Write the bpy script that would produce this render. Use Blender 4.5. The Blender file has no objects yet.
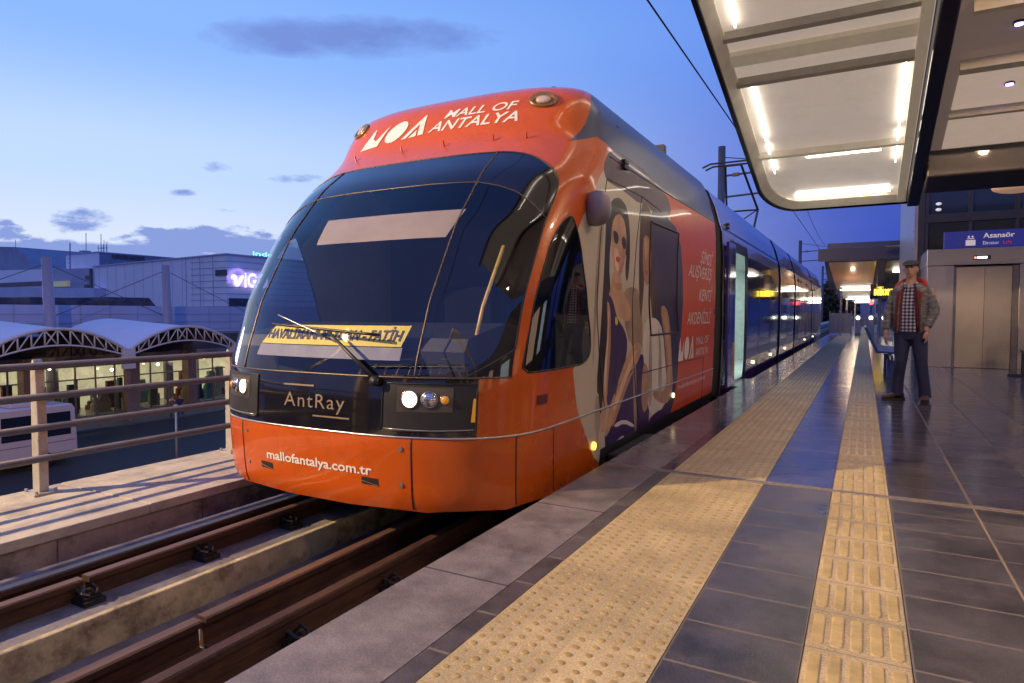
import bpy, bmesh, math, random
import numpy as np
from mathutils import Vector, Matrix, noise
from mathutils.geometry import delaunay_2d_cdt
random.seed(7)
sc = bpy.context.scene
COL = sc.collection
R = math.radians
# ------------------------------------------------------------------ camera
FPX = 645.0; TH = R(28.62); PT = R(2.49); HC = 1.085
cd = bpy.data.cameras.new('camera'); cam = bpy.data.objects.new('camera', cd); COL.objects.link(cam)
cd.sensor_width = 36; cd.lens = FPX * 36 / 1024; cd.clip_start = .05; cd.clip_end = 3000
cam.location = (0, 0, HC); cam.rotation_euler = (R(90) - PT, 0, TH); sc.camera = cam
sc.view_settings.view_transform = 'Standard'; sc.view_settings.look = 'None'
sc.view_settings.exposure = 0; sc.view_settings.gamma = 1
sc.cycles.use_denoising = True; sc.cycles.max_bounces = 8; sc.cycles.transparent_max_bounces = 12
sc.cycles.sample_clamp_indirect = 6; sc.cycles.caustics_reflective = False; sc.cycles.caustics_refractive = False
_f = np.array([-math.sin(TH)*math.cos(PT), math.cos(TH)*math.cos(PT), -math.sin(PT)])
_r = np.array([math.cos(TH), math.sin(TH), 0]); _u = np.cross(_r, _f)
def raydir(px, py): return _f + _r*(px-512)/FPX - _u*(py-341.5)/FPX
# ------------------------------------------------------------------ materials
def nd(t, kind, **kw):
    n = t.nodes.new(kind)
    for k, v in kw.items():
        if k in n.inputs.keys(): n.inputs[k].default_value = v
        else: setattr(n, k, v)
    return n
def M(name, col, rough=.5, metal=0, coat=0, var=.18, scale=5, bump=0, bscale=40, emit=None, es=0, spec=.5, stretch=None, rvar=0, dirt=None, dscale=3, damt=.5):
    m = bpy.data.materials.new(name); m.use_nodes = True; t = m.node_tree; L = t.links.new
    b = t.nodes['Principled BSDF']
    b.inputs['Base Color'].default_value = (*col, 1); b.inputs['Roughness'].default_value = rough
    b.inputs['Metallic'].default_value = metal; b.inputs['Coat Weight'].default_value = coat
    b.inputs['Coat Roughness'].default_value = .04; b.inputs['Specular IOR Level'].default_value = spec
    tc = nd(t, 'ShaderNodeTexCoord'); src = tc.outputs['Object']
    if stretch:
        mp = nd(t, 'ShaderNodeMapping'); mp.inputs['Scale'].default_value = stretch; L(src, mp.inputs[0]); src = mp.outputs[0]
    if var or rvar or dirt:
        n = nd(t, 'ShaderNodeTexNoise', Scale=scale, Detail=7.0, Roughness=.65); L(src, n.inputs['Vector'])
        mr = nd(t, 'ShaderNodeMapRange'); mr.inputs['From Min'].default_value = .3; mr.inputs['From Max'].default_value = .7
        mr.inputs['To Min'].default_value = 1-var; mr.inputs['To Max'].default_value = 1+var; L(n.outputs[0], mr.inputs[0])
        mx = nd(t, 'ShaderNodeVectorMath', operation='SCALE'); mx.inputs[0].default_value = col; L(mr.outputs[0], mx.inputs['Scale'])
        out = mx.outputs[0]
        if dirt:
            n2 = nd(t, 'ShaderNodeTexNoise', Scale=dscale, Detail=9.0, Roughness=.7); L(src, n2.inputs['Vector'])
            m2 = nd(t, 'ShaderNodeMapRange'); m2.inputs['From Min'].default_value = .5; m2.inputs['From Max'].default_value = .68
            m2.inputs['To Max'].default_value = damt; L(n2.outputs[0], m2.inputs[0])
            mm = nd(t, 'ShaderNodeMix', data_type='RGBA'); L(m2.outputs[0], mm.inputs[0]); L(out, mm.inputs[6]); mm.inputs[7].default_value = (*dirt, 1); out = mm.outputs[2]
        L(out, b.inputs['Base Color'])
        if rvar:
            m3 = nd(t, 'ShaderNodeMapRange'); m3.inputs['From Min'].default_value = .3; m3.inputs['From Max'].default_value = .7
            m3.inputs['To Min'].default_value = rough-rvar; m3.inputs['To Max'].default_value = rough+rvar
            L(n.outputs[0], m3.inputs[0]); L(m3.outputs[0], b.inputs['Roughness'])
    if bump:
        n3 = nd(t, 'ShaderNodeTexNoise', Scale=bscale, Detail=6.0); L(src, n3.inputs['Vector'])
        bp = nd(t, 'ShaderNodeBump', Strength=bump, Distance=.01); L(n3.outputs[0], bp.inputs['Height']); L(bp.outputs[0], b.inputs['Normal'])
    if emit:
        b.inputs['Emission Color'].default_value = (*emit, 1); b.inputs['Emission Strength'].default_value = es
    return m
def glassM(name, tint, rough=.02, ior=1.5, refl=1.0):
    m = bpy.data.materials.new(name); m.use_nodes = True; t = m.node_tree; L = t.links.new
    t.nodes.remove(t.nodes['Principled BSDF'])
    tr = nd(t, 'ShaderNodeBsdfTransparent'); tr.inputs[0].default_value = (*tint, 1)
    gl = nd(t, 'ShaderNodeBsdfGlossy'); gl.inputs['Roughness'].default_value = rough; gl.inputs[0].default_value = (refl, refl, refl, 1)
    lw = nd(t, 'ShaderNodeLayerWeight', Blend=.5); pw_ = nd(t, 'ShaderNodeMath', operation='POWER'); L(lw.outputs['Facing'], pw_.inputs[0]); pw_.inputs[1].default_value = 4.5
    fr = nd(t, 'ShaderNodeMath', operation='MULTIPLY_ADD'); L(pw_.outputs[0], fr.inputs[0]); f0 = ((ior-1)/(ior+1))**2; fr.inputs[1].default_value = 1-f0; fr.inputs[2].default_value = f0; mx = nd(t, 'ShaderNodeMixShader')
    L(fr.outputs[0], mx.inputs[0]); L(tr.outputs[0], mx.inputs[1]); L(gl.outputs[0], mx.inputs[2])
    L(mx.outputs[0], t.nodes['Material Output'].inputs[0]); return m
def two_sided(m, inner=(.02, .02, .025)):
    t = m.node_tree; L = t.links.new; out = t.nodes['Material Output']; s = out.inputs[0].links[0].from_socket
    g = nd(t, 'ShaderNodeNewGeometry'); d = nd(t, 'ShaderNodeBsdfDiffuse'); d.inputs[0].default_value = (*inner, 1)
    mx = nd(t, 'ShaderNodeMixShader'); L(g.outputs['Backfacing'], mx.inputs[0]); L(s, mx.inputs[1]); L(d.outputs[0], mx.inputs[2]); L(mx.outputs[0], out.inputs[0]); return m
# ------------------------------------------------------------------ object helpers
def tag(o, label=None, cat=None, group=None, kind=None):
    if label: o['label'] = label
    if cat: o['category'] = cat
    if group: o['group'] = group
    if kind: o['kind'] = kind
    return o
def thing(name, label, cat, loc=(0, 0, 0), group=None):
    o = bpy.data.objects.new(name, None); COL.objects.link(o); o.location = loc; o.empty_display_size = .1
    return tag(o, label, cat, group)
def origin_of(o):
    v = Vector((0, 0, 0))
    while o: v = v + o.location; o = o.parent
    return v
class MB:
    def __init__(s): s.v = []; s.f = []; s.m = []; s.mats = []; s.cur = 0; s.n = None
    def mat(s, m):
        if m not in s.mats: s.mats.append(m)
        s.cur = s.mats.index(m); return s
    def add(s, vs, fs):
        k = len(s.v); s.v += [tuple(v) for v in vs]; s.f += [tuple(i+k for i in f) for f in fs]; s.m += [s.cur]*len(fs); return s
    def box(s, x0, x1, y0, y1, z0, z1, rot=None, ctr=None):
        vs = [(x, y, z) for x in (x0, x1) for y in (y0, y1) for z in (z0, z1)]
        if rot is not None:
            c = Vector(ctr) if ctr else Vector(((x0+x1)/2, (y0+y1)/2, (z0+z1)/2)); vs = [c + rot @ (Vector(v)-c) for v in vs]
        return s.add(vs, [(0, 1, 3, 2), (4, 6, 7, 5), (0, 4, 5, 1), (2, 3, 7, 6), (0, 2, 6, 4), (1, 5, 7, 3)])
    def prism(s, poly, axis, a, b):
        def P(u, v, w):
            return {'x': (w, u, v), 'y': (u, w, v), 'z': (u, v, w)}[axis]
        n = len(poly); vs = [P(u, v, a) for u, v in poly]+[P(u, v, b) for u, v in poly]
        return s.add(vs, [tuple(range(n)), tuple(range(2*n-1, n-1, -1))]+[(i, i+n, (i+1) % n+n, (i+1) % n) for i in range(n)])
    def tube(s, pts, r, n=8, cap=True):
        pts = [Vector(p) for p in pts]; m = len(pts); rs = r if isinstance(r, (list, tuple)) else [r]*m; vs = []; up = None
        for i, p in enumerate(pts):
            d = (pts[min(i+1, m-1)]-pts[max(i-1, 0)]).normalized()
            if up is None: up = Vector((0, 0, 1)) if abs(d.z) < .9 else Vector((1, 0, 0))
            a = d.cross(up).normalized(); b = a.cross(d).normalized(); up = b
            vs += [p+(a*math.cos(2*math.pi*k/n)+b*math.sin(2*math.pi*k/n))*rs[i] for k in range(n)]
        fs = [(i*n+k, i*n+(k+1) % n, (i+1)*n+(k+1) % n, (i+1)*n+k) for i in range(m-1) for k in range(n)]
        if cap: fs += [tuple(range(n-1, -1, -1)), tuple((m-1)*n+k for k in range(n))]
        return s.add(vs, fs)
    def loft(s, rings, cap=True, closed=True):
        n = len(rings[0]); m = len(rings); vs = [v for rg in rings for v in rg]; e = n if closed else n-1
        fs = [(i*n+k, i*n+(k+1) % n, (i+1)*n+(k+1) % n, (i+1)*n+k) for i in range(m-1) for k in range(e)]
        if cap: fs += [tuple(range(n-1, -1, -1)), tuple((m-1)*n+k for k in range(n))]
        return s.add(vs, fs)
    def ell(s, c, rx, ry, rz, nu=16, nv=10):
        rings = []
        for j in range(nv+1):
            a = math.pi*(j/nv-.5); q = max(math.cos(a), .02)
            rings.append([(c[0]+rx*q*math.cos(2*math.pi*i/nu), c[1]+ry*q*math.sin(2*math.pi*i/nu), c[2]+rz*math.sin(a)) for i in range(nu)])
        return s.loft(rings)
    def build(s, name, mat=None, parent=None, smooth=False, bevel=0, normals=None, fix=True):
        me = bpy.data.meshes.new(name); o0 = origin_of(parent) if parent else Vector((0, 0, 0))
        me.from_pydata([tuple(Vector(v)-o0) for v in s.v], [], s.f)
        mats = s.mats or [mat]
        for m in mats: me.materials.append(m)
        if len(mats) > 1: me.polygons.foreach_set('material_index', s.m)
        if fix and normals is None:
            b = bmesh.new(); b.from_mesh(me); bmesh.ops.recalc_face_normals(b, faces=b.faces); b.to_mesh(me); b.free()
        if smooth or normals is not None:
            me.polygons.foreach_set('use_smooth', [True]*len(me.polygons))
        if normals is not None: me.normals_split_custom_set_from_vertices(normals)
        me.update()
        o = bpy.data.objects.new(name, me); COL.objects.link(o)
        if parent: o.parent = parent
        if smooth == 'auto' :
            me.polygons.foreach_set('use_smooth', [True]*len(me.polygons))
            md = o.modifiers.new('b', 'BEVEL'); md.width = bevel or .004; md.segments = 2; md.limit_method = 'ANGLE'; md.harden_normals = True
        elif bevel:
            md = o.modifiers.new('b', 'BEVEL'); md.width = bevel; md.segments = 2; md.limit_method = 'ANGLE'
        return o
def copy_tree(o, parent=None):
    c = o.copy(); COL.objects.link(c); c.parent = parent
    for ch in list(o.children): copy_tree(ch, c)
    return c
def struct(o): o['kind'] = 'structure'; return o
def text_geo(txt, size=1, shear=0, bold=0, sx=1, spacing=1.0, align='LEFT'):
    cu = bpy.data.curves.new('t', 'FONT'); cu.body = txt; cu.size = size; cu.shear = shear; cu.offset = bold; cu.space_character = spacing; cu.align_x = align; cu.resolution_u = 3
    o = bpy.data.objects.new('t', cu); COL.objects.link(o); dg = bpy.context.evaluated_depsgraph_get(); dg.update()
    me = o.evaluated_get(dg).to_mesh(); vs = [(v.co.x*sx, v.co.y) for v in me.vertices]; fs = [tuple(p.vertices) for p in me.polygons]
    bpy.data.objects.remove(o); bpy.data.curves.remove(cu); return vs, fs
# ------------------------------------------------------------------ palette
orange = two_sided(M('orange_paint', (.50, .088, .006), .27, coat=.5, spec=.3, var=.05, scale=1.5, dirt=(.26, .055, .015), dscale=5, damt=.28, rvar=.03))
WK = dict(rough=.42, coat=.22, spec=.35)
wrapcream = M('wrap_cream', (.46, .41, .33), var=.1, scale=1.6, **WK)
wrapskin = M('wrap_skin', (.46, .27, .17), var=.22, scale=7, **WK)
wrapskin2 = M('wrap_skin_dark', (.36, .20, .12), var=.2, scale=7, **WK)
wraphair = M('wrap_hair', (.022, .010, .012), var=.5, scale=12, stretch=(1, 1, .2), **WK)
wraphair2 = M('wrap_hair_brown', (.065, .03, .018), var=.5, scale=12, stretch=(1, 1, .2), **WK)
wrappurple = M('wrap_purple', (.035, .012, .085), var=.2, **WK)
wrapnavy = M('wrap_navy', (.035, .025, .075), var=.3, scale=2, **WK)
wrapwhite = M('wrap_white', (.58, .53, .50), var=.15, **WK)
wraplens = M('wrap_lens', (.01, .01, .02), var=0, **WK)
wraplip = M('wrap_lip', (.35, .05, .05), var=0, **WK)
wrapyellow = M('wrap_yellow', (.6, .6, .02), var=0, **WK)
wraporange2 = M('wrap_orange', (.55, .07, .012), var=.12, scale=1.3, **WK)
sideplum = M('wrap_plum', (.10, .03, .20), .22, coat=.7, var=.25, scale=2)
blackgloss = two_sided(M('black_gloss', (.008, .007, .008), .10, coat=.6, var=.3))
blackplastic = M('black_plastic', (.012, .012, .013), .45, var=.3)
rubber = M('rubber', (.012, .012, .012), .6, var=.3)
bellow = M('bellows', (.018, .018, .02), .6, var=.3)
silver = M('silver_trim', (.55, .53, .5), .3, metal=.9, var=.1); bead = M('bronze_bead', (.13, .10, .075), .4, metal=.6, var=.1)
seamM = M('dark_seam', (.02, .012, .01), .5, var=0)
shroud = M('roof_shroud', (.028, .042, .11), .34, coat=.12, var=.12, scale=2)
whitetext = M('white_lettering', (.78, .74, .7), .35, coat=.4, var=.03)
goldtext = M('pale_gold_lettering', (.42, .33, .22), .3, metal=.6, var=.05)
windglass = glassM('windscreen_glass', (.84, .86, .94), .012, 1.72)
sideglass = glassM('tram_side_glass', (.28, .3, .36), .02, 1.8)
darkint = M('cab_interior', (.014, .015, .03), .6, var=.3)
granite = None
steel = M('brushed_steel', (.40, .37, .35), .26, metal=.95, var=.06, scale=3)
railM = M('railing_pipe', (.10, .09, .11), .42, metal=.3, var=.15, scale=8, bump=.1)
postM = M('railing_post', (.42, .41, .38), .45, metal=.2, var=.12, scale=6, dirt=(.2, .14, .1), dscale=14, damt=.5)
conc = M('kerb_concrete', (.44, .40, .33), .8, var=.22, scale=4, bump=.5, bscale=60, dirt=(.16, .13, .12), dscale=3, damt=.6)
concside = M('stained_concrete', (.34, .28, .24), .85, var=.3, scale=5, bump=.6, bscale=40, dirt=(.07, .05, .04), dscale=4, damt=.8)
concyel = M('plinth_concrete', (.46, .39, .24), .85, var=.3, scale=6, bump=.6, bscale=50, dirt=(.09, .06, .035), dscale=5, damt=.85)
concbed = M('trackbed_concrete', (.17, .16, .17), .6, var=.3, scale=5, bump=.5, bscale=40, dirt=(.05, .035, .03), dscale=3, damt=.8)
rust = M('rail_rust', (.060, .026, .014), .65, metal=.2, var=.45, scale=14, bump=.4, bscale=80, stretch=(1, .25, 1))
railtop = M('rail_head_steel', (.13, .07, .042), .5, metal=.2, var=.3, scale=20, stretch=(1, .1, 1))
railtopdk = M('rail_head_dark', (.06, .05, .055), .4, metal=.3, var=.3, scale=20, stretch=(1, .1, 1))
# ------------------------------------------------------------------ nose surface
CX = -3.10; ZR = -.32; NN = 2.9
def table(T):
    zz = np.linspace(.1, 3.34, 1000); y = np.interp(zz, [a for a, b in T], [b for a, b in T])
    k = np.exp(-.5*(np.arange(-45, 46)/15.)**2); k /= k.sum(); yp = np.pad(y, 45, mode='reflect', reflect_type='odd'); return np.convolve(yp, k, 'valid')
TY = table([(.15, 3.08), (.25, 3.02), (.6, 3.00), (.95, 3.02), (1.1, 3.05), (1.5, 3.20), (2.0, 3.49), (2.4, 3.83), (2.62, 4.12), (2.75, 4.26), (2.9, 4.33), (3.1, 4.45), (3.22, 4.60), (3.29, 4.85), (3.32, 5.2)])
TW = table([(.15, 1.29), (.3, 1.31), (1, 1.33), (1.6, 1.34), (2.3, 1.34), (2.62, 1.32), (2.8, 1.27), (3.0, 1.22), (3.2, 1.13), (3.28, 1.0), (3.32, .6)])
TL = table([(.15, .9), (1.0, .9), (1.5, .85), (2.0, .85), (2.5, .8), (2.75, .7), (3.0, .6), (3.2, .5), (3.32, .4)])
def ywl(z):
    x = (z-.1)/3.24*999; i = min(max(int(x), 0), 998); f = min(max(x-i, 0), 1)
    return TY[i]*(1-f)+TY[i+1]*f, TW[i]*(1-f)+TW[i+1]*f, TL[i]*(1-f)+TL[i+1]*f
def S(q, z):
    y0, w, l = ywl(z); sg = 1 if q >= 0 else -1; a = abs(q)
    if a <= 1:
        p = a*math.pi/2; s, c = math.sin(p), math.cos(p); r = (s**NN+max(c, 0)**NN)**(-1/NN)
        return Vector((CX+sg*w*r*s, y0+l*(1-r*c), z+ZR))
    return Vector((CX+sg*w, y0+l+(a-1), z+ZR))
def SN(q, z):
    e = 1e-3; n = (S(q+e, z)-S(q-e, z)).cross(S(q, z+e)-S(q, z-e)); return n.normalized()
def inside(P):
    z = P[2]-ZR
    if z < .1 or z > 3.34: return False
    y0, w, l = ywl(z); dx = abs(P[0]-CX)
    if P[1] < y0 or dx > w: return False
    if P[1] >= y0+l: return True
    return (dx/w)**NN+((y0+l-P[1])/l)**NN <= 1
def U(px, py):
    d = raydir(px, py); o = np.array([0, 0, HC]); s = 2.2
    while s < 16 and not inside(o+d*s): s += .04
    if s >= 16: return None
    a, b = s-.04, s
    for _ in range(18):
        c = (a+b)/2
        if inside(o+d*c): b = c
        else: a = c
    P = o+d*b; z = P[2]-ZR; y0, w, l = ywl(z); dx = P[0]-CX
    if P[1] < y0+l: q = math.atan2(abs(dx)/w, (y0+l-P[1])/l)/(math.pi/2)
    else: q = 1+P[1]-y0-l
    return (q if dx >= 0 else -q, z)
def dens(pts, step, closed=True):
    out = []; n = len(pts)
    for i in range(n if closed else n-1):
        a, b = pts[i], pts[(i+1) % n]; k = max(1, int(math.dist(a, b)/step))
        out += [(a[0]+(b[0]-a[0])*j/k, a[1]+(b[1]-a[1])*j/k) for j in range(k)]
    if not closed: out.append(pts[-1])
    return out
def UP(pts, step=8, closed=True):
    r = [U(x, y) for x, y in dens(pts, step, closed)]
    return [p for p in r if p]
def smoothp(pts, it=1, closed=True):
    for _ in range(it):
        o = []; n = len(pts)
        for i in range(n if closed else n-1):
            a, b = pts[i], pts[(i+1) % n]
            o += [(a[0]*.75+b[0]*.25, a[1]*.75+b[1]*.25), (a[0]*.25+b[0]*.75, a[1]*.25+b[1]*.75)]
        if not closed: o = [pts[0]]+o+[pts[-1]]
        pts = o
    return pts
def flip(p): return [(-a, b) for a, b in p]
def QY(y, z):
    y0, w, l = ywl(z); return 1+y-y0-l
def pip(P, poly):
    x, y = P[:, 0], P[:, 1]; ins = np.zeros(len(P), bool); n = len(poly)
    for i in range(n):
        (x1, y1), (x2, y2) = poly[i], poly[(i+1) % n]
        if y1 == y2: continue
        c = ((y1 > y) != (y2 > y)) & (x < (x2-x1)*(y-y1)/(y2-y1)+x1); ins ^= c
    return ins
def planar(outer, regions, base, grid):
    """one constrained triangulation; every triangle goes to the last region that holds its centre"""
    V = []; E = []
    def loop(p):
        k = len(V); V.extend([Vector(a) for a in p]); E.extend([(k+i, k+(i+1) % len(p)) for i in range(len(p))])
    loop(outer)
    for nm, mt, p in regions: loop(p)
    g = np.array(grid); g = g[pip(g, outer)]; V.extend([Vector(a) for a in g.tolist()])
    vo, eo, fo, *_ = delaunay_2d_cdt(V, E, [], 0, 1e-5)
    vo = np.array([tuple(v) for v in vo]); tri = [t for f in fo for t in [(f[0], f[i], f[i+1]) for i in range(1, len(f)-1)]]
    C = np.array([(vo[a]+vo[b]+vo[c])/3 for a, b, c in tri]); own = np.full(len(tri), -2); own[pip(C, outer)] = -1
    for i, (nm, mt, p) in enumerate(regions): own[pip(C, p) & (own > -2)] = i
    parts = {}
    for t, w in zip(tri, own):
        if w == -2: continue
        nm, mt = base if w == -1 else regions[w][:2]
        if nm is None: continue
        parts.setdefault(nm, []).append((t, mt))
    return vo, parts
def emit(vo, tris, name, parent, off=0, mapper=S, nmap=SN):
    mb = MB(); idx = {}; nrm = []
    for t, mt in tris:
        mb.mat(mt); f = []
        for i in t:
            if i not in idx:
                idx[i] = len(mb.v); q, z = vo[i]; n = nmap(q, z); nrm.append(tuple(n)); mb.v.append(tuple(mapper(q, z)+n*off))
            f.append(idx[i])
        a, b, c = (Vector(mb.v[i]) for i in f)
        if (b-a).cross(c-a).dot(Vector(nrm[f[0]])) < 0: f.reverse()
        mb.f.append(tuple(f)); mb.m.append(mb.cur)
    return mb.build(name, parent=parent, normals=nrm)
def seam(pts, r, mt, name, parent, closed=False, off=0, step=.03, n=6):
    p = dens(pts, step, closed)
    if closed: p.append(p[0])
    return MB().tube([S(*a)+SN(*a)*off for a in p], r, n).build(name, mt, parent, smooth=True)
def seams(lst, r, mt, name, parent, off=0):
    mb = MB()
    for pts in lst: mb.tube([S(*a)+SN(*a)*off for a in dens(pts, .03, False)], r, 6)
    return mb.build(name, mt, parent, smooth=True)
tram = thing('tram', 'orange and purple low-floor tram with black curved windscreen standing at the platform', 'tram', (CX, 3.0, ZR))
YE = 8.93; ZB = .2; ZT = 3.315
# --- glass outline (q, height above rail)
gR = [(.648, 1.02), (.646, 1.7), (.648, 2.2), (.640, 2.315), (.605, 2.39), (.555, 2.45), (.49, 2.52), (.42, 2.562), (.345, 2.58)]
glass_all = [(0, 1.02)]+gR+[(0, 2.585)]+flip(gR)[::-1]
vis = [(0, 2.315), (.2, 2.315), (.345, 2.305), (.42, 2.27), (.49, 2.22), (.56, 2.14), (.648, 2.03)]
visor = vis+gR[2:]+[(0, 2.585)]+flip(gR[2:])[::-1]+flip(vis)[::-1][:-1]
wind = [(0, 1.02), (.345, 1.02)]+[(.345, 2.305), (.2, 2.315), (0, 2.315), (-.2, 2.315), (-.345, 2.305), (-.345, 1.02)]
cg = [(.345, 1.02), (.648, 1.02), (.646, 1.7), (.648, 2.03), (.56, 2.14), (.49, 2.22), (.42, 2.27), (.345, 2.305)]
black = [(-.535, .667), (.535, .667), (.535, 1.02), (-.535, 1.02)]
cabw = [(.692, 1.04), (.700, 1.3), (.702, 1.6), (.706, 1.85), (.722, 1.96), (.75, 2.04), (.783, 2.075), (.815, 2.06), (.885, 1.985), (1.05, 1.78), (1.28, 1.54), (1.44, 1.28), (1.50, 1.14), (1.46, 1.07), (1.34, 1.04)]
cab = smoothp([p for p in dens(cabw, .12)], 1)
creamL = [(1.674, .3), (1.484, .527), (1.314, .734), (1.199, 1.012), (1.42, 1.2), (1.38, 1.3), (1.22, 1.5), (1.02, 1.72), (.9, 1.93), (.891, 2.016), (.935, 2.254), (.951, 2.459), (1.0, 2.6)]
qe = lambda z: QY(YE, z)
wrap = creamL+[(1.4, 2.63), (2.4, 2.61), (QY(6.55, 2.55), 2.55), (QY(6.75, 2.2), 2.2), (QY(6.98, 1.8), 1.8), (QY(7.05, 1.2), 1.2), (QY(6.98, .8), .8), (QY(6.75, .5), .5), (QY(6.4, ZB), ZB), (1.85, ZB)]
orange2 = [(QY(6.4, ZB), ZB), (QY(6.75, .5), .5), (QY(6.98, .8), .8), (QY(7.05, 1.2), 1.2), (QY(6.98, 1.8), 1.8), (QY(6.75, 2.2), 2.2), (QY(6.55, 2.55), 2.55), (2.4, 2.61)]
orange2 = orange2+[(qe(2.62), 2.62), (qe(2.0), 2.0), (qe(1.0), 1.0), (qe(ZB), ZB)]
shr = [(.80, 3.06), (.70, 2.85), (.598, 2.677), (.70, 2.72), (.801, 2.765), (1.0, 2.73), (1.35, 2.69), (2.5, 2.62), (qe(2.62), 2.62)]+[(qe(z), z) for z in (2.8, 3.0, 3.2, 3.28, 3.315)]+[(1.3, 3.315), (1.0, 3.25), (.86, 3.17)]
zs = [ZB, .6, 1.0, 1.4, 1.8, 2.2, 2.4, 2.6, 2.8, 3.0, 3.15, 3.25, ZT]
outer = [(qe(z), z) for z in zs]+[(-qe(z), z) for z in zs[::-1]]
outer = dens(outer, .25)
def D(p, s=.04): return dens(p, s)
def px(pts, it=1): return UP(smoothp(pts, it), 6)
skirt = [(QY(4.72, ZB), ZB), (QY(4.72, .34), .345), (qe(.34), .345), (qe(ZB), ZB)]
regs = [('wrap', wrapcream, dens(wrap, .1)), ('wrap', wrapcream, dens(flip(wrap), .1)),
        ('wrap', wraporange2, dens(orange2, .1)), ('wrap', wraporange2, dens(flip(orange2), .1)),
        ('roof_shroud', shroud, dens(shr, .1)), ('roof_shroud', shroud, dens(flip(shr), .1)),
        (None, None, D(wind)), ('visor', blackgloss, D(visor)), (None, None, D(cg)), (None, None, D(flip(cg))),
        ('headlight_panel', blackgloss, D(black)), (None, None, D(cab)), (None, None, D(flip(cab)))]
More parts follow.
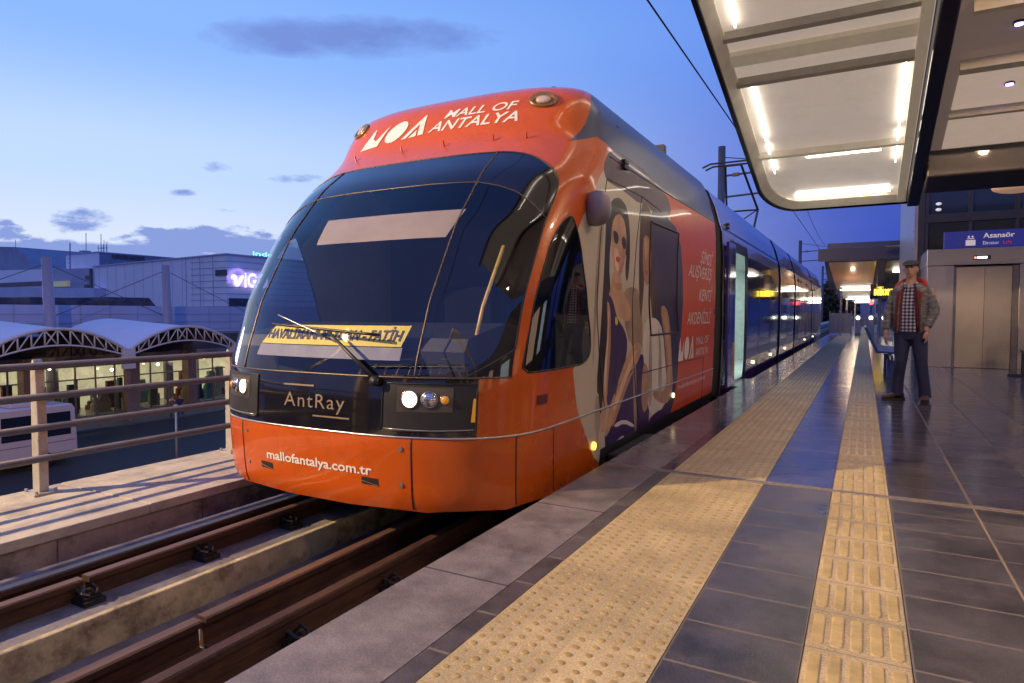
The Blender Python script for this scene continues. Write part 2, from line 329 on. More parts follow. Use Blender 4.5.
# the two women of the advertising wrap, on the side wall
wraptan = M('wrap_tan', (.27, .19, .13), var=.3, **WK); wrapshade = M('wrap_cream_shade', (.30, .26, .21), var=.3, scale=4, **WK); wraplit = M('wrap_skin_light', (.62, .42, .29), var=.2, scale=6, **WK)
wrapreflect = M('wrap_dark_reflection', (.07, .04, .08), var=.4, scale=3, **WK)  # dark canopy reflection painted into the wrap colour above the door
art = [
 (wrapreflect, [(603, 166), (609, 150), (620, 152), (640, 166), (660, 186), (672, 206), (668, 222), (660, 214), (652, 212), (646, 203), (638, 203), (630, 196), (622, 190), (612, 184), (606, 180)]),
 (wrapnavy, [(651, 205), (664, 214), (680, 232), (684, 290), (681, 337), (676, 391), (668, 424), (655, 425), (660, 380), (656, 320), (650, 250)]),
 (wraptan, [(622, 296), (628, 286), (640, 290), (643, 330), (642, 352), (630, 345), (624, 322)]),
 (wrapshade, [(596, 330), (601, 260), (606, 210), (603, 196), (600, 215), (594, 300), (592, 380)]),
 (wrappurple, [(622, 372), (640, 352), (647, 360), (650, 392), (648, 444), (606, 458), (604, 430), (614, 400)]),
 (wraptan, [(633, 360), (636, 359), (637, 430), (634, 432)]),
 (wraphair, [(606, 214), (612, 199), (620, 197), (626, 206), (628, 232), (626, 262), (620, 250), (612, 232), (609, 262), (611, 300), (606, 330), (602, 372), (600, 398), (596, 390), (600, 340), (603, 290), (605, 250)]),
 (wrapskin, [(611, 232), (614, 217), (620, 213), (625, 222), (627, 240), (625, 260), (621, 276), (616, 276), (612, 262)]),
 (wrapskin, [(613, 270), (621, 272), (622, 292), (630, 304), (632, 320), (624, 322), (614, 310), (608, 298), (611, 286)]),
 (wrappurple, [(608, 293), (613, 300), (617, 318), (625, 330), (628, 344), (624, 372), (617, 400), (612, 412), (606, 404), (604, 360), (605, 315)]),
 (wrapskin, [(606, 300), (610, 304), (611, 330), (609, 372), (606, 404), (605, 432), (600, 432), (599, 402), (600, 362), (602, 322)]),
 (wrapskin, [(604, 440), (607, 416), (616, 388), (626, 358), (634, 344), (640, 342), (642, 350), (637, 364), (628, 374), (620, 400), (611, 428)]),
 (wraplit, [(607, 308), (609, 312), (608.5, 350), (606, 392), (604, 392), (604, 345)]),
 (wraplit, [(612, 408), (622, 382), (632, 356), (638, 347), (634, 360), (625, 384), (615, 412)]),
 (wraplit, [(614, 250), (616, 246), (619, 252), (619, 270), (617, 272), (615, 264)]),
 (wraphair, [(622, 200), (627, 207), (630, 228), (630, 262), (627, 285), (625, 270), (627, 250), (627.5, 228), (625, 212)]),
 (wraphair, [(603, 300), (607, 292), (608, 330), (604, 372), (603, 402), (600, 418), (598, 398), (601, 340)]),
 (wrapskin2, [(621, 252), (624, 240), (626.5, 246), (625, 260), (621, 275), (618, 276), (621, 264)]),
 (wrapskin2, [(612, 280), (617, 284), (622, 282), (622, 290), (616, 290)]),
 (wrapskin2, [(609, 330), (611, 322), (610.5, 352), (608.5, 376), (607, 400), (606, 385)]),
 (wrapskin2, [(611, 424), (619, 402), (628, 376), (636, 366), (629, 382), (621, 404), (613, 428)]),
 (wrapnavy, [(613, 320), (616, 330), (614, 362), (610, 395), (608, 398), (610, 360)]),
 (wrapnavy, [(620, 340), (624, 345), (619, 380), (614, 402), (616, 372)]),
 (wrapshade, [(596, 392), (600, 402), (600, 430), (597, 446), (594, 420)]),
 (wraplens, [(613, 231), (615, 230.5), (618, 233), (619, 240), (617, 245), (614, 242)]),
 (wraplens, [(622, 236), (625.5, 238), (626.5, 246), (624.5, 250), (622, 246)]),
 (wraplip, [(615.5, 256), (621, 258), (619, 263), (616.5, 262)]),
 (wraphair2, [(641, 202), (648, 204), (653, 222), (655, 262), (656, 300), (658, 330), (653, 332), (650, 290), (645, 270), (643, 300), (641, 320), (639, 300), (639, 250)]),
 (wrapskin2, [(643, 240), (646, 234), (650.5, 240), (651.5, 262), (649.5, 282), (646, 287), (643, 272)]),
 (wraplens, [(644, 247), (647.5, 249), (647, 259), (644.5, 256)]),
 (wraplip, [(645, 270), (648.5, 271.5), (647, 275.5), (645.5, 274)]),
 (wrapwhite, [(644, 325), (648, 318), (657, 318), (663, 330), (666, 372), (668, 398), (660, 412), (650, 416), (646, 392), (643, 350)]),
 (wrapskin2, [(660, 306), (666, 306), (670, 322), (672, 360), (673, 388), (669, 402), (661, 404), (652, 396), (654, 390), (664, 392), (667, 380), (665, 340)]),
 (wrapskin2, [(643, 362), (648, 366), (649, 384), (648, 408), (643, 414), (641, 396)]),
 (wrapshade, [(650, 330), (652, 345), (652, 392), (650, 412), (648, 390), (649, 350)]),
 (wrapshade, [(658, 325), (661, 340), (662, 380), (660, 404), (658, 385), (659, 350)]),
 (wrapskin, [(644, 240), (646, 236), (648, 242), (648.5, 250), (646, 262), (644.5, 256)]),
 (wraphair2, [(648, 205), (652, 216), (654, 240), (657, 290), (657, 312), (653, 296), (652, 262)]),
 (wrapskin, [(663, 312), (666, 312), (669, 330), (671, 362), (670, 386), (668, 380), (667, 345)]),
 (wrapskin, [(634, 348), (639, 346), (640, 349), (635, 352)]), (wrapskin, [(634, 354), (640, 352), (640, 355), (635, 358)]), (wrapskin, [(633, 360), (638, 358), (638, 361), (634, 363)]),
 (wrappurple, [(648, 420), (656, 412), (664, 408), (666, 420), (664, 432), (655, 440), (648, 440)]),
 (wrapyellow, [(615, 317), (617.5, 317), (618, 324), (615.5, 326)]),
 (wrapwhite, [(614, 424), (624, 419), (634, 424), (634, 428), (624, 423), (615, 428)]),
 (wrapwhite, [(612, 446), (624, 433), (623, 443)]),
]
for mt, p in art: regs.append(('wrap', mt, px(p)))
gx = [q for q in np.arange(-.99, 1, .02)]+[s*q for q in np.arange(1.0, 6.6, .12) for s in (-1, 1)]
grid = [(q+random.uniform(-1, 1)*1e-4, z+random.uniform(-1, 1)*1e-4) for q in gx for z in np.arange(.23, 3.31, .045)]
regs += [('skirt', blackplastic, dens(skirt, .1)), ('side_skirt', blackplastic, dens(flip(skirt), .1))]
vo, parts = planar(outer, regs, ('body_shell', orange), grid)
nose = tram
for nm, tr in parts.items():
    if nm in ('wrap', 'roof_shroud'):
        for sd in (-1, 1):
            o = emit(vo, [x for x in tr if vo[x[0][0]][0]*sd > 0], nm, nose)
        if nm == 'wrap': o['label'] = 'printed advertising wrap with two women on cream beside orange'; wrapo = o
    else: o = emit(vo, tr, nm, nose)
def sheet(poly, mt, name, parent, off=0, step=.04):
    g = [(q+1e-4*random.random(), z+1e-4*random.random()) for q in np.arange(min(p[0] for p in poly), max(p[0] for p in poly), step) for z in np.arange(min(p[1] for p in poly), max(p[1] for p in poly), step)]
    if not g: g = [poly[0]]
    v, ps = planar(poly, [], ('a', mt), g if pip(np.array(g), poly).any() else [tuple(np.mean(np.array(poly), 0))])
    return emit(v, ps['a'], name, parent, off)
ws = sheet(D(wind), windglass, 'windscreen', tram)
cgl = [sheet(D(p), windglass, 'corner_window', tram) for p in (cg, flip(cg))]
cw = [sheet(D(p), sideglass, 'cab_window', tram) for p in (cab, flip(cab))]
# trims on the nose
for s_ in (-1, 1): seams([[(s_*.345, 1.02), (s_*.345, 2.58)]], .0055, bead, 'glazing_bead', tram, .002)
seam([(a, b) for a, b in flip(vis)[::-1]+vis[1:]], .004, bead, 'visor_bead', tram, off=.001)
seam([(-.648, 1.02), (.648, 1.02)], .006, bead, 'lower_bead', tram, off=.001)
seam([(-qe(.66), .663), (-.9, .663), (.9, .663), (qe(.66), .663)], .007, silver, 'bumper_bead', tram)
seam(smoothp(glass_all, 1), .006, blackplastic, 'glass_gasket', tram, closed=True)
for c, p in zip(cw, (cab, flip(cab))): seam(p, .006, blackplastic, 'window_gasket', c, closed=True)
dk = []
for s in (1, -1):
    dk += [[(s*.345, .22), (s*.345, .655)], [(s*.685, .22), (s*.685, .655)], [(s*.955, .22), (s*.955, .655)]]
d = lambda y, z: (QY(y, z), z)
dk += [[d(4.78, .66), d(4.78, 2.45), d(5.67, 2.45), d(5.67, .45)], [d(5.67, 2.45), d(6.3, 2.40)], [d(5.75, .86), d(8.3, .86), d(8.3, .3)], [(1.0, 2.64), (2.5, 2.62), d(8.9, 2.62)]]
for g_ in dk: seams([g_], .0045, seamM, 'panel_gap', tram)
seams([[d(5.93, 2.26), d(6.94, 2.26), d(6.98, 1.2), d(5.97, 1.2), d(5.93, 2.26)]], .011, seamM, 'wrapped_window_frame', tram)
MB().box(CX+1.32, CX+1.45, 4.85, 5.85, ZR+.235, ZR+.285).build('door_step', blackplastic, tram, bevel=.01)
# bolts and slots of the bumper
for q, z in ((.315, .592), (-.315, .592), (.315, .37), (-.315, .37)):
    P, N = S(q, z), SN(q, z); MB().tube([P-N*.005, P+N*.006], .014, 12).build('bolt', silver, tram, smooth=False)
for q in (.215, -.215):
    sheet([(q-.028, .355), (q+.028, .35), (q+.028, .395), (q-.028, .40)], seamM, 'bumper_slot', tram, .0025)
    sheet([(q-.028, .375), (q+.028, .35), (q+.028, .355), (q-.028, .38)], silver, 'tow_tab', tram, .006)
def curved_text(txt, q0, z0, h, mt, name, parent, sx=1, off=.004, shear=0, bold=0, width=None, align='LEFT', mirror=1, slope=0, side=False, sp=1.0):
    vs, fs = text_geo(txt, 1, shear, bold, spacing=sp, align='LEFT'); xs = [v[0] for v in vs]; ys = [v[1] for v in vs]; w = max(xs)-min(xs)
    cap = .73; k = h/cap
    dq = 1e-3; mpq = (S(q0+dq, z0)-S(q0, z0)).length/dq
    kx = (width/w) if width else k*sx/mpq
    mb = MB(); nr = []
    for x, y in vs:
        q = q0+(x-min(xs))*kx*mirror; z = z0+y*k+slope*(x-min(xs)); n = SN(q, z); nr.append(tuple(n)); mb.v.append(tuple(S(q, z)+n*off))
    for f in fs: mb.f.append(f); mb.m.append(0)
    return mb.build(name, mt, parent, fix=True)
curved_text('mallofantalya.com.tr', -.211, .425, .062, whitetext, 'web_address', tram, width=.434, bold=.02, slope=-.0012)
curved_text('AntRay', -.126, .80, .095, goldtext, 'tram_lettering', tram, width=.252, sp=1.15)
sheet([(-.13, .935), (.0, .935), (.0, .945), (-.13, .945)], goldtext, 'lettering_rule', tram, .004, .02)
sheet([(.0, .745), (.145, .745), (.145, .755), (.0, .755)], goldtext, 'lettering_rule', tram, .004, .02)
def moa(fx, parent, off=.004):
    """three white letter blocks; fx maps 0..3.1 x 0..1 to the surface"""
    O = [(1.55+.46*math.cos(a), .5+.5*math.sin(a)) for a in np.linspace(0, 2*math.pi, 28)[:-1]]
    shapes = [[(0, 0), (.92, 0), (.92, 1), (.70, .40), (.60, .33), (.5, .42), (.44, .42), (.2, .98), (.14, 1)], O, [(2.08, 0), (2.62, 1), (2.7, 1), (3.1, 0), (2.84, 0), (2.62, .62), (2.3, 0)], [(2.42, 0), (2.76, 0), (2.64, .32)]]
    mb = MB(); nr = []
    for sh in shapes:
        dp = dens(sh, .12); P = [fx(*p) for p in dp]
        v, ps = planar(P, [], ('a', whitetext), [tuple(np.mean(np.array(P), 0))])
        for t, _ in ps['a']:
            k = len(mb.v)
            for i in t: n = SN(*v[i]); mb.v.append(tuple(S(*v[i])+n*off))
            mb.f.append((k, k+1, k+2)); mb.m.append(0)
    return mb.build('logo', whitetext, parent)
moa(lambda a, b: (-.37+a*.107+b*.028, 2.80+b*.19+a*.018), tram)
curved_text('MALL OF', .045, 2.975, .075, whitetext, 'hood_lettering', tram, width=.33, bold=.012, shear=.35)
curved_text('ANTALYA', -.015, 2.862, .095, whitetext, 'hood_lettering', tram, width=.39, bold=.012, shear=.35)
# roof lamps, horn grilles and small clips on the hood
for s in (1, -1):
    q, z = s*.475, 3.04; P, N = S(q, z), SN(q, z)
    A = Vector((0, 0, 1)).cross(N).normalized(); B = N.cross(A)
    def ring(r, h, k=20): return [tuple(P+N*h+A*(1.35*r*math.cos(2*math.pi*i/k))+B*(r*math.sin(2*math.pi*i/k))) for i in range(k)]
    e = MB().loft([ring(.085, -.01), ring(.08, .012), ring(.066, .014), ring(.05, -.03)]).build('marker_lamp_housing', M('lamp_gold', (.30, .19, .08), .3, metal=.6), tram, smooth=True)
    MB().loft([ring(.045, .0), ring(.04, .014), ring(.02, .02)]).build('lens', M('lens_glass', (.5, .4, .3), .08, coat=1), e, smooth=True)
for q in (-.35, -.1, .1, .3, .42):
    P, N = S(q, 2.70), SN(q, 2.70); MB().tube([P, P+N*.02+Vector((0, 0, .03))], .007, 6).build('hood_clip', orange, tram)
P = S(.60, 3.3); MB().tube([P, P+Vector((0, 0, .05))], .03, 10).build('antenna_stub', blackplastic, tram, smooth=True)
# roof cap
cap = [S(qe(ZT)*t, ZT) for t in np.linspace(-1, -.16, 12)]+[S(q, ZT) for q in np.linspace(-.98, .98, 30)]+[S(qe(ZT)*t, ZT) for t in np.linspace(.16, 1, 12)]
cp = MB(); c0 = len(cap); cp.add(cap+[Vector((CX, 6.5, ZT+ZR+.01))], [(i, (i+1) % c0, c0) for i in range(c0)]); cp.build('roof_skin', shroud, tram)
# nose underside and floor
MB().box(CX-1.05, CX+1.25, 4.0, YE, ZR+.12, ZR+.24).build('underframe', blackplastic, tram)
# headlight clusters
lampon = M('headlight_lit', (1, .9, .7), .3, emit=(1.0, .85, .60), es=6); lampcl = M('reflector', (.6, .6, .62), .12, metal=1, var=.5, scale=60)
amber = M('amber_lens', (.5, .22, .02), .2, coat=1, emit=(1, .4, .02), es=.25, var=0); chrome = M('lamp_bezel', (.35, .33, .3), .25, metal=1)
for s in (1, -1):
    a, b = (.255, .53)
    fr = [(s*a, .70), (s*b, .71), (s*b, .985), (s*a, .985)]
    o = sheet(dens(fr, .05), blackplastic, 'headlight_unit', tram, .003); seam(fr, .005, chrome if False else blackplastic, 'headlight_frame', o, closed=True, off=.004)
    sheet(dens([(s*.30, .815), (s*.46, .82), (s*.46, .965), (s*.30, .965)], .04), M('reflector_tray', (.10, .085, .065), .35, metal=.5, var=.4), 'lamp_tray', o, .005)
    seam([(s*.26, .712), (s*.40, .708), (s*.525, .715)], .003, silver, 'lamp_trim', o, off=.005)
    for q, r, mt, nm in ((.338, .047, lampon, 'headlight'), (.394, .043, lampcl, 'fog_lamp'), (.437, .024, amber, 'turn_lamp')):
        P, N = S(s*q, .893), SN(s*q, .893); A = Vector((0, 0, 1)).cross(N).normalized(); B = N.cross(A)
        def rg(r, h, k=20): return [tuple(P+N*h+A*(r*math.cos(2*math.pi*i/k))+B*(r*math.sin(2*math.pi*i/k))) for i in range(k)]
        MB().loft([rg(r, .004), rg(r, .012), rg(r*.85, .018), rg(r*.4, .024)]).build(nm, mt, o, smooth=True)
        MB().loft([rg(r*1.22, .004), rg(r*1.2, .013), rg(r*1.0, .013), rg(r*1.0, .006)], cap=False).build('lamp_bezel', chrome, o, smooth=True)
    sheet([(s*.515, .76), (s*.53, .76), (s*.53, .90), (s*.52, .90)], amber, 'side_marker', o, .006, .02)
# wiper
def W3(a, h): return S(*a)+SN(*a)*h
wp = MB().tube([W3((.235, 1.0), .03), W3((.15, 1.13), .05), W3((.04, 1.27), .05)], [.016, .012, .008], 8).build('wiper_arm', blackplastic, tram, smooth=True)
MB().tube([W3((.235, .99), .0), W3((.235, .99), .05)], .03, 12).build('wiper_pivot', blackplastic, wp, smooth=True)
MB().tube([W3((-.23+i*.056, 1.325-.0075*i), .022) for i in range(9)], .010, 6).build('wiper_blade', blackplastic, wp, smooth=True)
MB().tube([W3((-.21+i*.03, 1.385-.018*i), .03) for i in range(8)], .005, 6).build('wiper_rod', silver, wp, smooth=True)
# cab interior: floor, dash, banner, blind, bulkhead, seat, handle
MB().prism([(3.25, .85), (3.3, .93), (3.75, 1.02), (4.0, .98), (4.05, .4), (3.3, .4)], 'x', CX-1.0, CX+1.0).build('dashboard', darkint, tram)
ban = M('banner_yellow', (.85, .70, .06), .6, var=.05); navy = M('banner_print', (.012, .014, .08), .6, var=0)
def inner(q, z, dpt): return S(q, z)-SN(q, z)*dpt
def isheet(poly, mt, name, dpt): return sheet(dens(poly, .06), mt, name, tram, -dpt)
bo = isheet([(-.315, 1.215), (.275, 1.215), (.295, 1.345), (-.255, 1.345)], ban, 'route_banner', .05)
isheet([(-.33, 1.13), (.28, 1.13), (.28, 1.21), (-.32, 1.21)], M('banner_paper', (.30, .30, .33), .7), 'banner_backing', .052)
curved_text('HAVAL\u0130MANI-MEYDAN - FAT\u0130H', -.285, 1.25, .068, navy, 'banner_lettering', bo, width=.56, off=-.046, bold=.02, shear=.25)
isheet([(-.22, 1.94), (.31, 1.94), (.335, 2.15), (-.235, 2.15)], M('sun_blind_cloth', (.40, .32, .24), .8, var=.08, stretch=(1, 1, 1)), 'sun_blind', .06)
MB().box(CX-1.22, CX+1.22, 5.3, 5.36, ZR+.3, ZR+3.0).build('cab_bulkhead', darkint, tram)
MB().box(CX-1.22, CX+1.22, 3.5, 5.3, ZR+.42, ZR+.46).build('cab_floor', darkint, tram)
MB().box(CX-1.0, CX+1.0, 4.3, 5.3, ZR+2.62, ZR+2.66).build('cab_ceiling', darkint, tram)
seatm = M('seat_cloth', (.004, .004, .01), .9, spec=.1)
MB().box(CX-.28, CX+.28, 4.45, 4.9, ZR+.9, ZR+1.02).box(CX-.26, CX+.26, 4.85, 4.98, ZR+1.0, ZR+1.65).build('driver_seat', seatm, tram, smooth='auto', bevel=.04)
MB().tube([inner(.50, 1.2, .12), inner(.50, 1.5, .14), inner(.51, 1.9, .12)], .012, 8).build('grab_handle', M('handle_yellow', (.7, .5, .12), .3, coat=.5), tram, smooth=True)
# side camera pod and small lamps
q, z = .955, 2.16; P, N = S(q, z), SN(q, z); mb = MB(); rings = []
for h, rx, rz in ((0, .075, .12), (.06, .09, .13), (.11, .085, .12), (.15, .055, .08), (.16, .02, .03)):
    rings.append([tuple(P+Vector((h, rx*math.cos(a)-.10*h, rz*math.sin(a)))) for a in np.linspace(0, 2*math.pi, 25)[:-1]])
mb.loft(rings).build('camera_pod', M('pod_grey', (.20, .17, .19), .35, coat=.4, var=.1), tram, smooth=True)
def sidelamp(y, z, mt, r=.03, name='side_lamp'):
    P = S(QY(y, z), z); MB().tube([P-Vector((.01, 0, 0)), P+Vector((.015, 0, 0))], r, 12).build(name, mt, tram, smooth=True)
amberlit = M('side_lamp_lit', (.9, .5, .1), .3, emit=(1, .50, .06), es=5); whitelit = M('side_lamp_white', (.9, .8, .6), .3, emit=(1, .75, .35), es=3.5)
sidelamp(4.56, .40, amberlit); sidelamp(6.86, .53, whitelit, .026)
sheet(dens([(1.0-.21, .83), (1.0-.13, .83), (1.0-.13, .89), (1.0-.21, .89)], .03), M('reflector_amber', (.10, .02, .01), .3), 'side_reflector', tram, .006)
for k in range(2): 
    P = S(QY(5.19, 2.6), 2.62+.05*k); MB().box(P.x-.01, P.x+.03, P.y-.05, P.y+.05, P.z-.015, P.z+.015).build('vent_louvre', blackplastic, tram)
# wrap lettering on the orange field
def side_text(t, y, z, h, w, **k): return curved_text(t, QY(y, z), z, h, whitetext, 'wrap_lettering', wrapo, width=w, off=.004, **k)
side_text('\u015e\u0130MD\u0130', 7.98, 2.02, .15, .62)
side_text('ALI\u015eVER\u0130\u015e', 7.38, 1.83, .15, 1.22)
side_text('KENT\u0130', 7.92, 1.56, .15, .68)
side_text('AKDEN\u0130ZL\u0130', 7.38, 1.28, .15, 1.22)
moa(lambda a, b: (QY(7.02+a*.235, .95)+b*.0, .88+b*.26), wrapo)
side_text('MALL OF', 7.85, 1.03, .10, .68); side_text('ANTALYA', 7.85, .89, .10, .68)
side_text('mallofantalya.com.tr', 7.05, .57, .06, 1.4)
# ------------------------------------------------------------------ other tram sections
prof = [(1.30, .2), (1.33, .6), (1.34, 1.2), (1.34, 2.2), (1.32, 2.55), (1.29, 2.64), (1.22, 2.9), (1.12, 3.14), (.95, 3.25), (.5, 3.3)]
def pw(z): return np.interp(z, [p[1] for p in prof], [p[0] for p in prof])
silverbody = M('pale_body_paint', (.30, .28, .33), .22, coat=.6, var=.08)
tramglass = M('section_window_glass', (.012, .012, .02), .06, coat=.8, var=0, spec=.6)
amb = M('lit_saloon', (.8, .85, .8), .6, emit=(.55, .85, .80), es=.55); leafm = M('door_leaf_purple', (.06, .03, .22), .2, coat=.7)
doorblue = M('door_glass_blue', (.03, .05, .16), .08, coat=.8, var=0)
plum2 = M('section_purple', (.11, .035, .17), .2, coat=.7, var=.3, scale=1.2); plumo = M('section_amber_print', (.55, .22, .03), .3, coat=.5)
def strip(mb, ya, yb, za, zb, off=0, sides=(1,), n=1):
    zsx = sorted({za, zb}|{p[1] for p in prof if za < p[1] < zb})
    for s in sides:
        vs = [(CX+s*(pw(z)+off), y, z+ZR) for z in zsx for y in (ya, yb)]
        mb.add(vs, [(2*i, 2*i+1, 2*i+3, 2*i+2) for i in range(len(zsx)-1)])
def section(ya, yb, doors, closed_doors=(), body=silverbody):
    e = MB(); e.mat(body)
    opens = sorted(doors); cur = ya
    for a, b in opens:
        strip(e, cur, a, .2, 3.3); strip(e, a, b, .2, .34); strip(e, a, b, 2.38, 3.3); cur = b
    strip(e, cur, yb, .2, 3.3); strip(e, ya, yb, .2, 3.3, sides=(-1,))
    x = pw(3.3)
    e.add([(CX-x, ya, 3.3+ZR), (CX+x, ya, 3.3+ZR), (CX+x, yb, 3.3+ZR), (CX-x, yb, 3.3+ZR)], [(0, 1, 2, 3)])
    for y in (ya, yb):
        e.mat(bellow); pts = [(CX+w, y, z+ZR) for w, z in prof]+[(CX-w, y, z+ZR) for w, z in prof[::-1]]; e.add(pts, [tuple(range(len(pts)))])
    o = e.build('coach_section', parent=tram, fix=False)
    allx = sorted(list(doors)+list(closed_doors)); cur = ya+.05; segs = []
    for a, b in allx: segs.append((cur, a-.06)); cur = b+.06
    segs.append((cur, yb-.05))
    for a, b in segs:
        if b-a < .3: continue
        for sd in (1, -1): g = MB(); strip(g, a, b, 1.02, 2.36, .008, (sd,)); g.build('section_window', tramglass, o, fix=False)
        for sd in (1, -1): g = MB(); strip(g, a, b, .22, 1.0, .006, (sd,)); g.build('lower_panel', plum2, o, fix=False)
        k = a+1.6
        while k < b-.5:
            g = MB(); strip(g, k-.025, k+.025, .22, 2.4, .014); g.build('window_post', seamM, o, fix=False); k += 1.7
    for sd in (1, -1): g = MB(); strip(g, ya, yb, 2.62, 2.64, .012, (sd,)); g.build('cornice', seamM, o, fix=False)
    for a, b in closed_doors:
        g = MB(); strip(g, a, b, .3, 2.38, .010); g.build('door', doorblue, o, fix=False)
        f = MB()
        for y in (a, (a+b)/2, b): strip(f, y-.035, y+.035, .3, 2.42, .022)
        strip(f, a, b, 2.36, 2.44, .022); f.build('door_frame', blackplastic, o, fix=False)
    return o
def bellows(ya, yb):
    mb = MB(); n = int((yb-ya)/.08); rings = []
    for i in range(n*2+1):
        y = ya+(yb-ya)*i/(2*n); k = .985 if i % 2 else .945
        rings.append([(CX+w*k, y, z*k+ZR+.06) for w, z in prof]+[(CX-w*k, y, z*k+ZR+.06) for w, z in prof[::-1]])
    mb.loft(rings, cap=False).build('bellows', bellow, tram)
    for sd in (1, -1): g = MB(); strip(g, yb-.06, yb+.02, .25, 3.3, .012, (sd,)); g.build('bellows_rim', silver, tram, fix=False)
bellows(8.93, 9.42)
s2 = section(9.42, 16.1, [(10.08, 11.35)], [])
# the open door: frame, slid leaf, lit saloon inside
f = MB()
for y0, y1 in ((9.98, 10.12), (11.30, 11.52)): strip(f, y0, y1, .3, 2.46, .020)
strip(f, 10.0, 11.5, 2.34, 2.5, .020); f.build('door_frame', blackplastic, s2, fix=False)
g = MB(); x = CX+1.34+.035
g.box(x, x+.04, 9.46, 10.02, ZR+.33, ZR+2.42); lf = g.build('sliding_door_leaf', leafm, s2, bevel=.006)
MB().box(x+.041, x+.046, 9.52, 9.96, ZR+1.1, ZR+2.34).build('leaf_glass', doorblue, lf)
MB().box(x+.041, x+.045, 9.82, 9.98, ZR+.45, ZR+.98).build('leaf_print', plumo, lf)
it = MB(); it.box(CX-1.2, CX+1.28, 9.6, 15.9, ZR+.30, ZR+.33).box(CX-1.22, CX-1.2, 9.6, 15.9, ZR+.33, ZR+2.4).box(CX-1.2, CX+1.28, 15.8, 15.85, ZR+.33, ZR+2.4).box(CX-1.2, CX+1.28, 9.6, 9.64, ZR+.33, ZR+2.4).box(CX-1.2, CX+1.25, 9.6, 15.9, ZR+2.4, ZR+2.42)
it.build('saloon', M('saloon_panel', (.5, .52, .5), .5), s2)
MB().box(CX-.15, CX+.15, 9.9, 15.5, ZR+2.36, ZR+2.39).build('saloon_light', M('saloon_tube', (1, 1, 1), .4, emit=(.75, 1, .95), es=9), s2)
MB().box(CX+.55, CX+.62, 11.2, 11.9, ZR+.33, ZR+2.3).build('saloon_screen', amb, s2)
MB().tube([(CX+1.1, 10.75, ZR+.33), (CX+1.1, 10.75, ZR+2.4)], .02, 8).build('grab_pole', M('pole_yellow', (.7, .55, .1), .3), s2, smooth=True)
MB().box(CX+1.30, CX+1.47, 10.1, 11.4, ZR+.27, ZR+.31).build('door_sill', steel, s2)
for a, b, dd in ((16.55, 19.95, []), (20.4, 26.9, [(21.2, 22.5), (24.2, 25.5)]), (27.35, 33.0, [(28.4, 29.6)])): section(a, b, [], dd)
for a, b in ((16.1, 16.55), (19.95, 20.4), (26.9, 27.35)): bellows(a, b)
for y, z in ((12.4, .52), (14.9, .52), (17.8, .52), (24, .52), (28, .5)):
    P = (CX+1.335, y, z+ZR); MB().tube([P, (P[0]+.02, y, P[2])], .03, 10).build('side_lamp', whitelit, tram, smooth=True)
# logo print low on the second section, roof equipment
for y0, y1, zt in ((10.2, 15.2, 3.42), (21, 26, 3.42)): MB().box(CX-.75, CX+.75, y0, y1, ZR+3.28, ZR+zt).build('roof_unit', shroud, tram, bevel=.04)
for k in range(2): MB().box(CX+1.27, CX+1.31, 9.95, 10.08, ZR+2.66+.05*k, ZR+2.69+.05*k).build('vent_louvre', blackplastic, tram)
P = S(QY(7.6, 3.25), 3.25); MB().box(P.x-.1, P.x+.02, 7.5, 7.62, P.z-.02, P.z+.12).build('roof_bracket', blackplastic, tram)
# pantograph
pm = M('pantograph_steel', (.05, .045, .05), .45, metal=.4); pg = []
yb = 18.2; zr = ZR+3.36
p = MB(); p.box(CX-.6, CX+.6, yb-.7, yb+.7, zr-.06, zr)
for s in (-1, 1):
    p.tube([(CX+s*.5, yb-.5, zr), (CX+s*.42, yb+1.1, zr+.95), (CX+s*.20, yb-.4, zr+1.92)], .032, 6)
    p.tube([(CX+s*.42, yb+1.1, zr+.95), (CX-s*.42, yb+1.1, zr+.95)], .025, 6)
    p.tube([(CX+s*.45, yb-.5, zr), (CX-s*.40, yb+1.1, zr+.95)], .016, 6)
    p.tube([(CX-.75, yb-.4+s*.18, zr+1.90), (CX-.55, yb-.4+s*.18, zr+1.98), (CX+.55, yb-.4+s*.18, zr+1.98), (CX+.75, yb-.4+s*.18, zr+1.90)], .025, 6)
p.tube([(CX-.2, yb-.4, zr+1.92), (CX+.2, yb-.4, zr+1.92)], .02, 6)
p.build('pantograph', pm, tram)
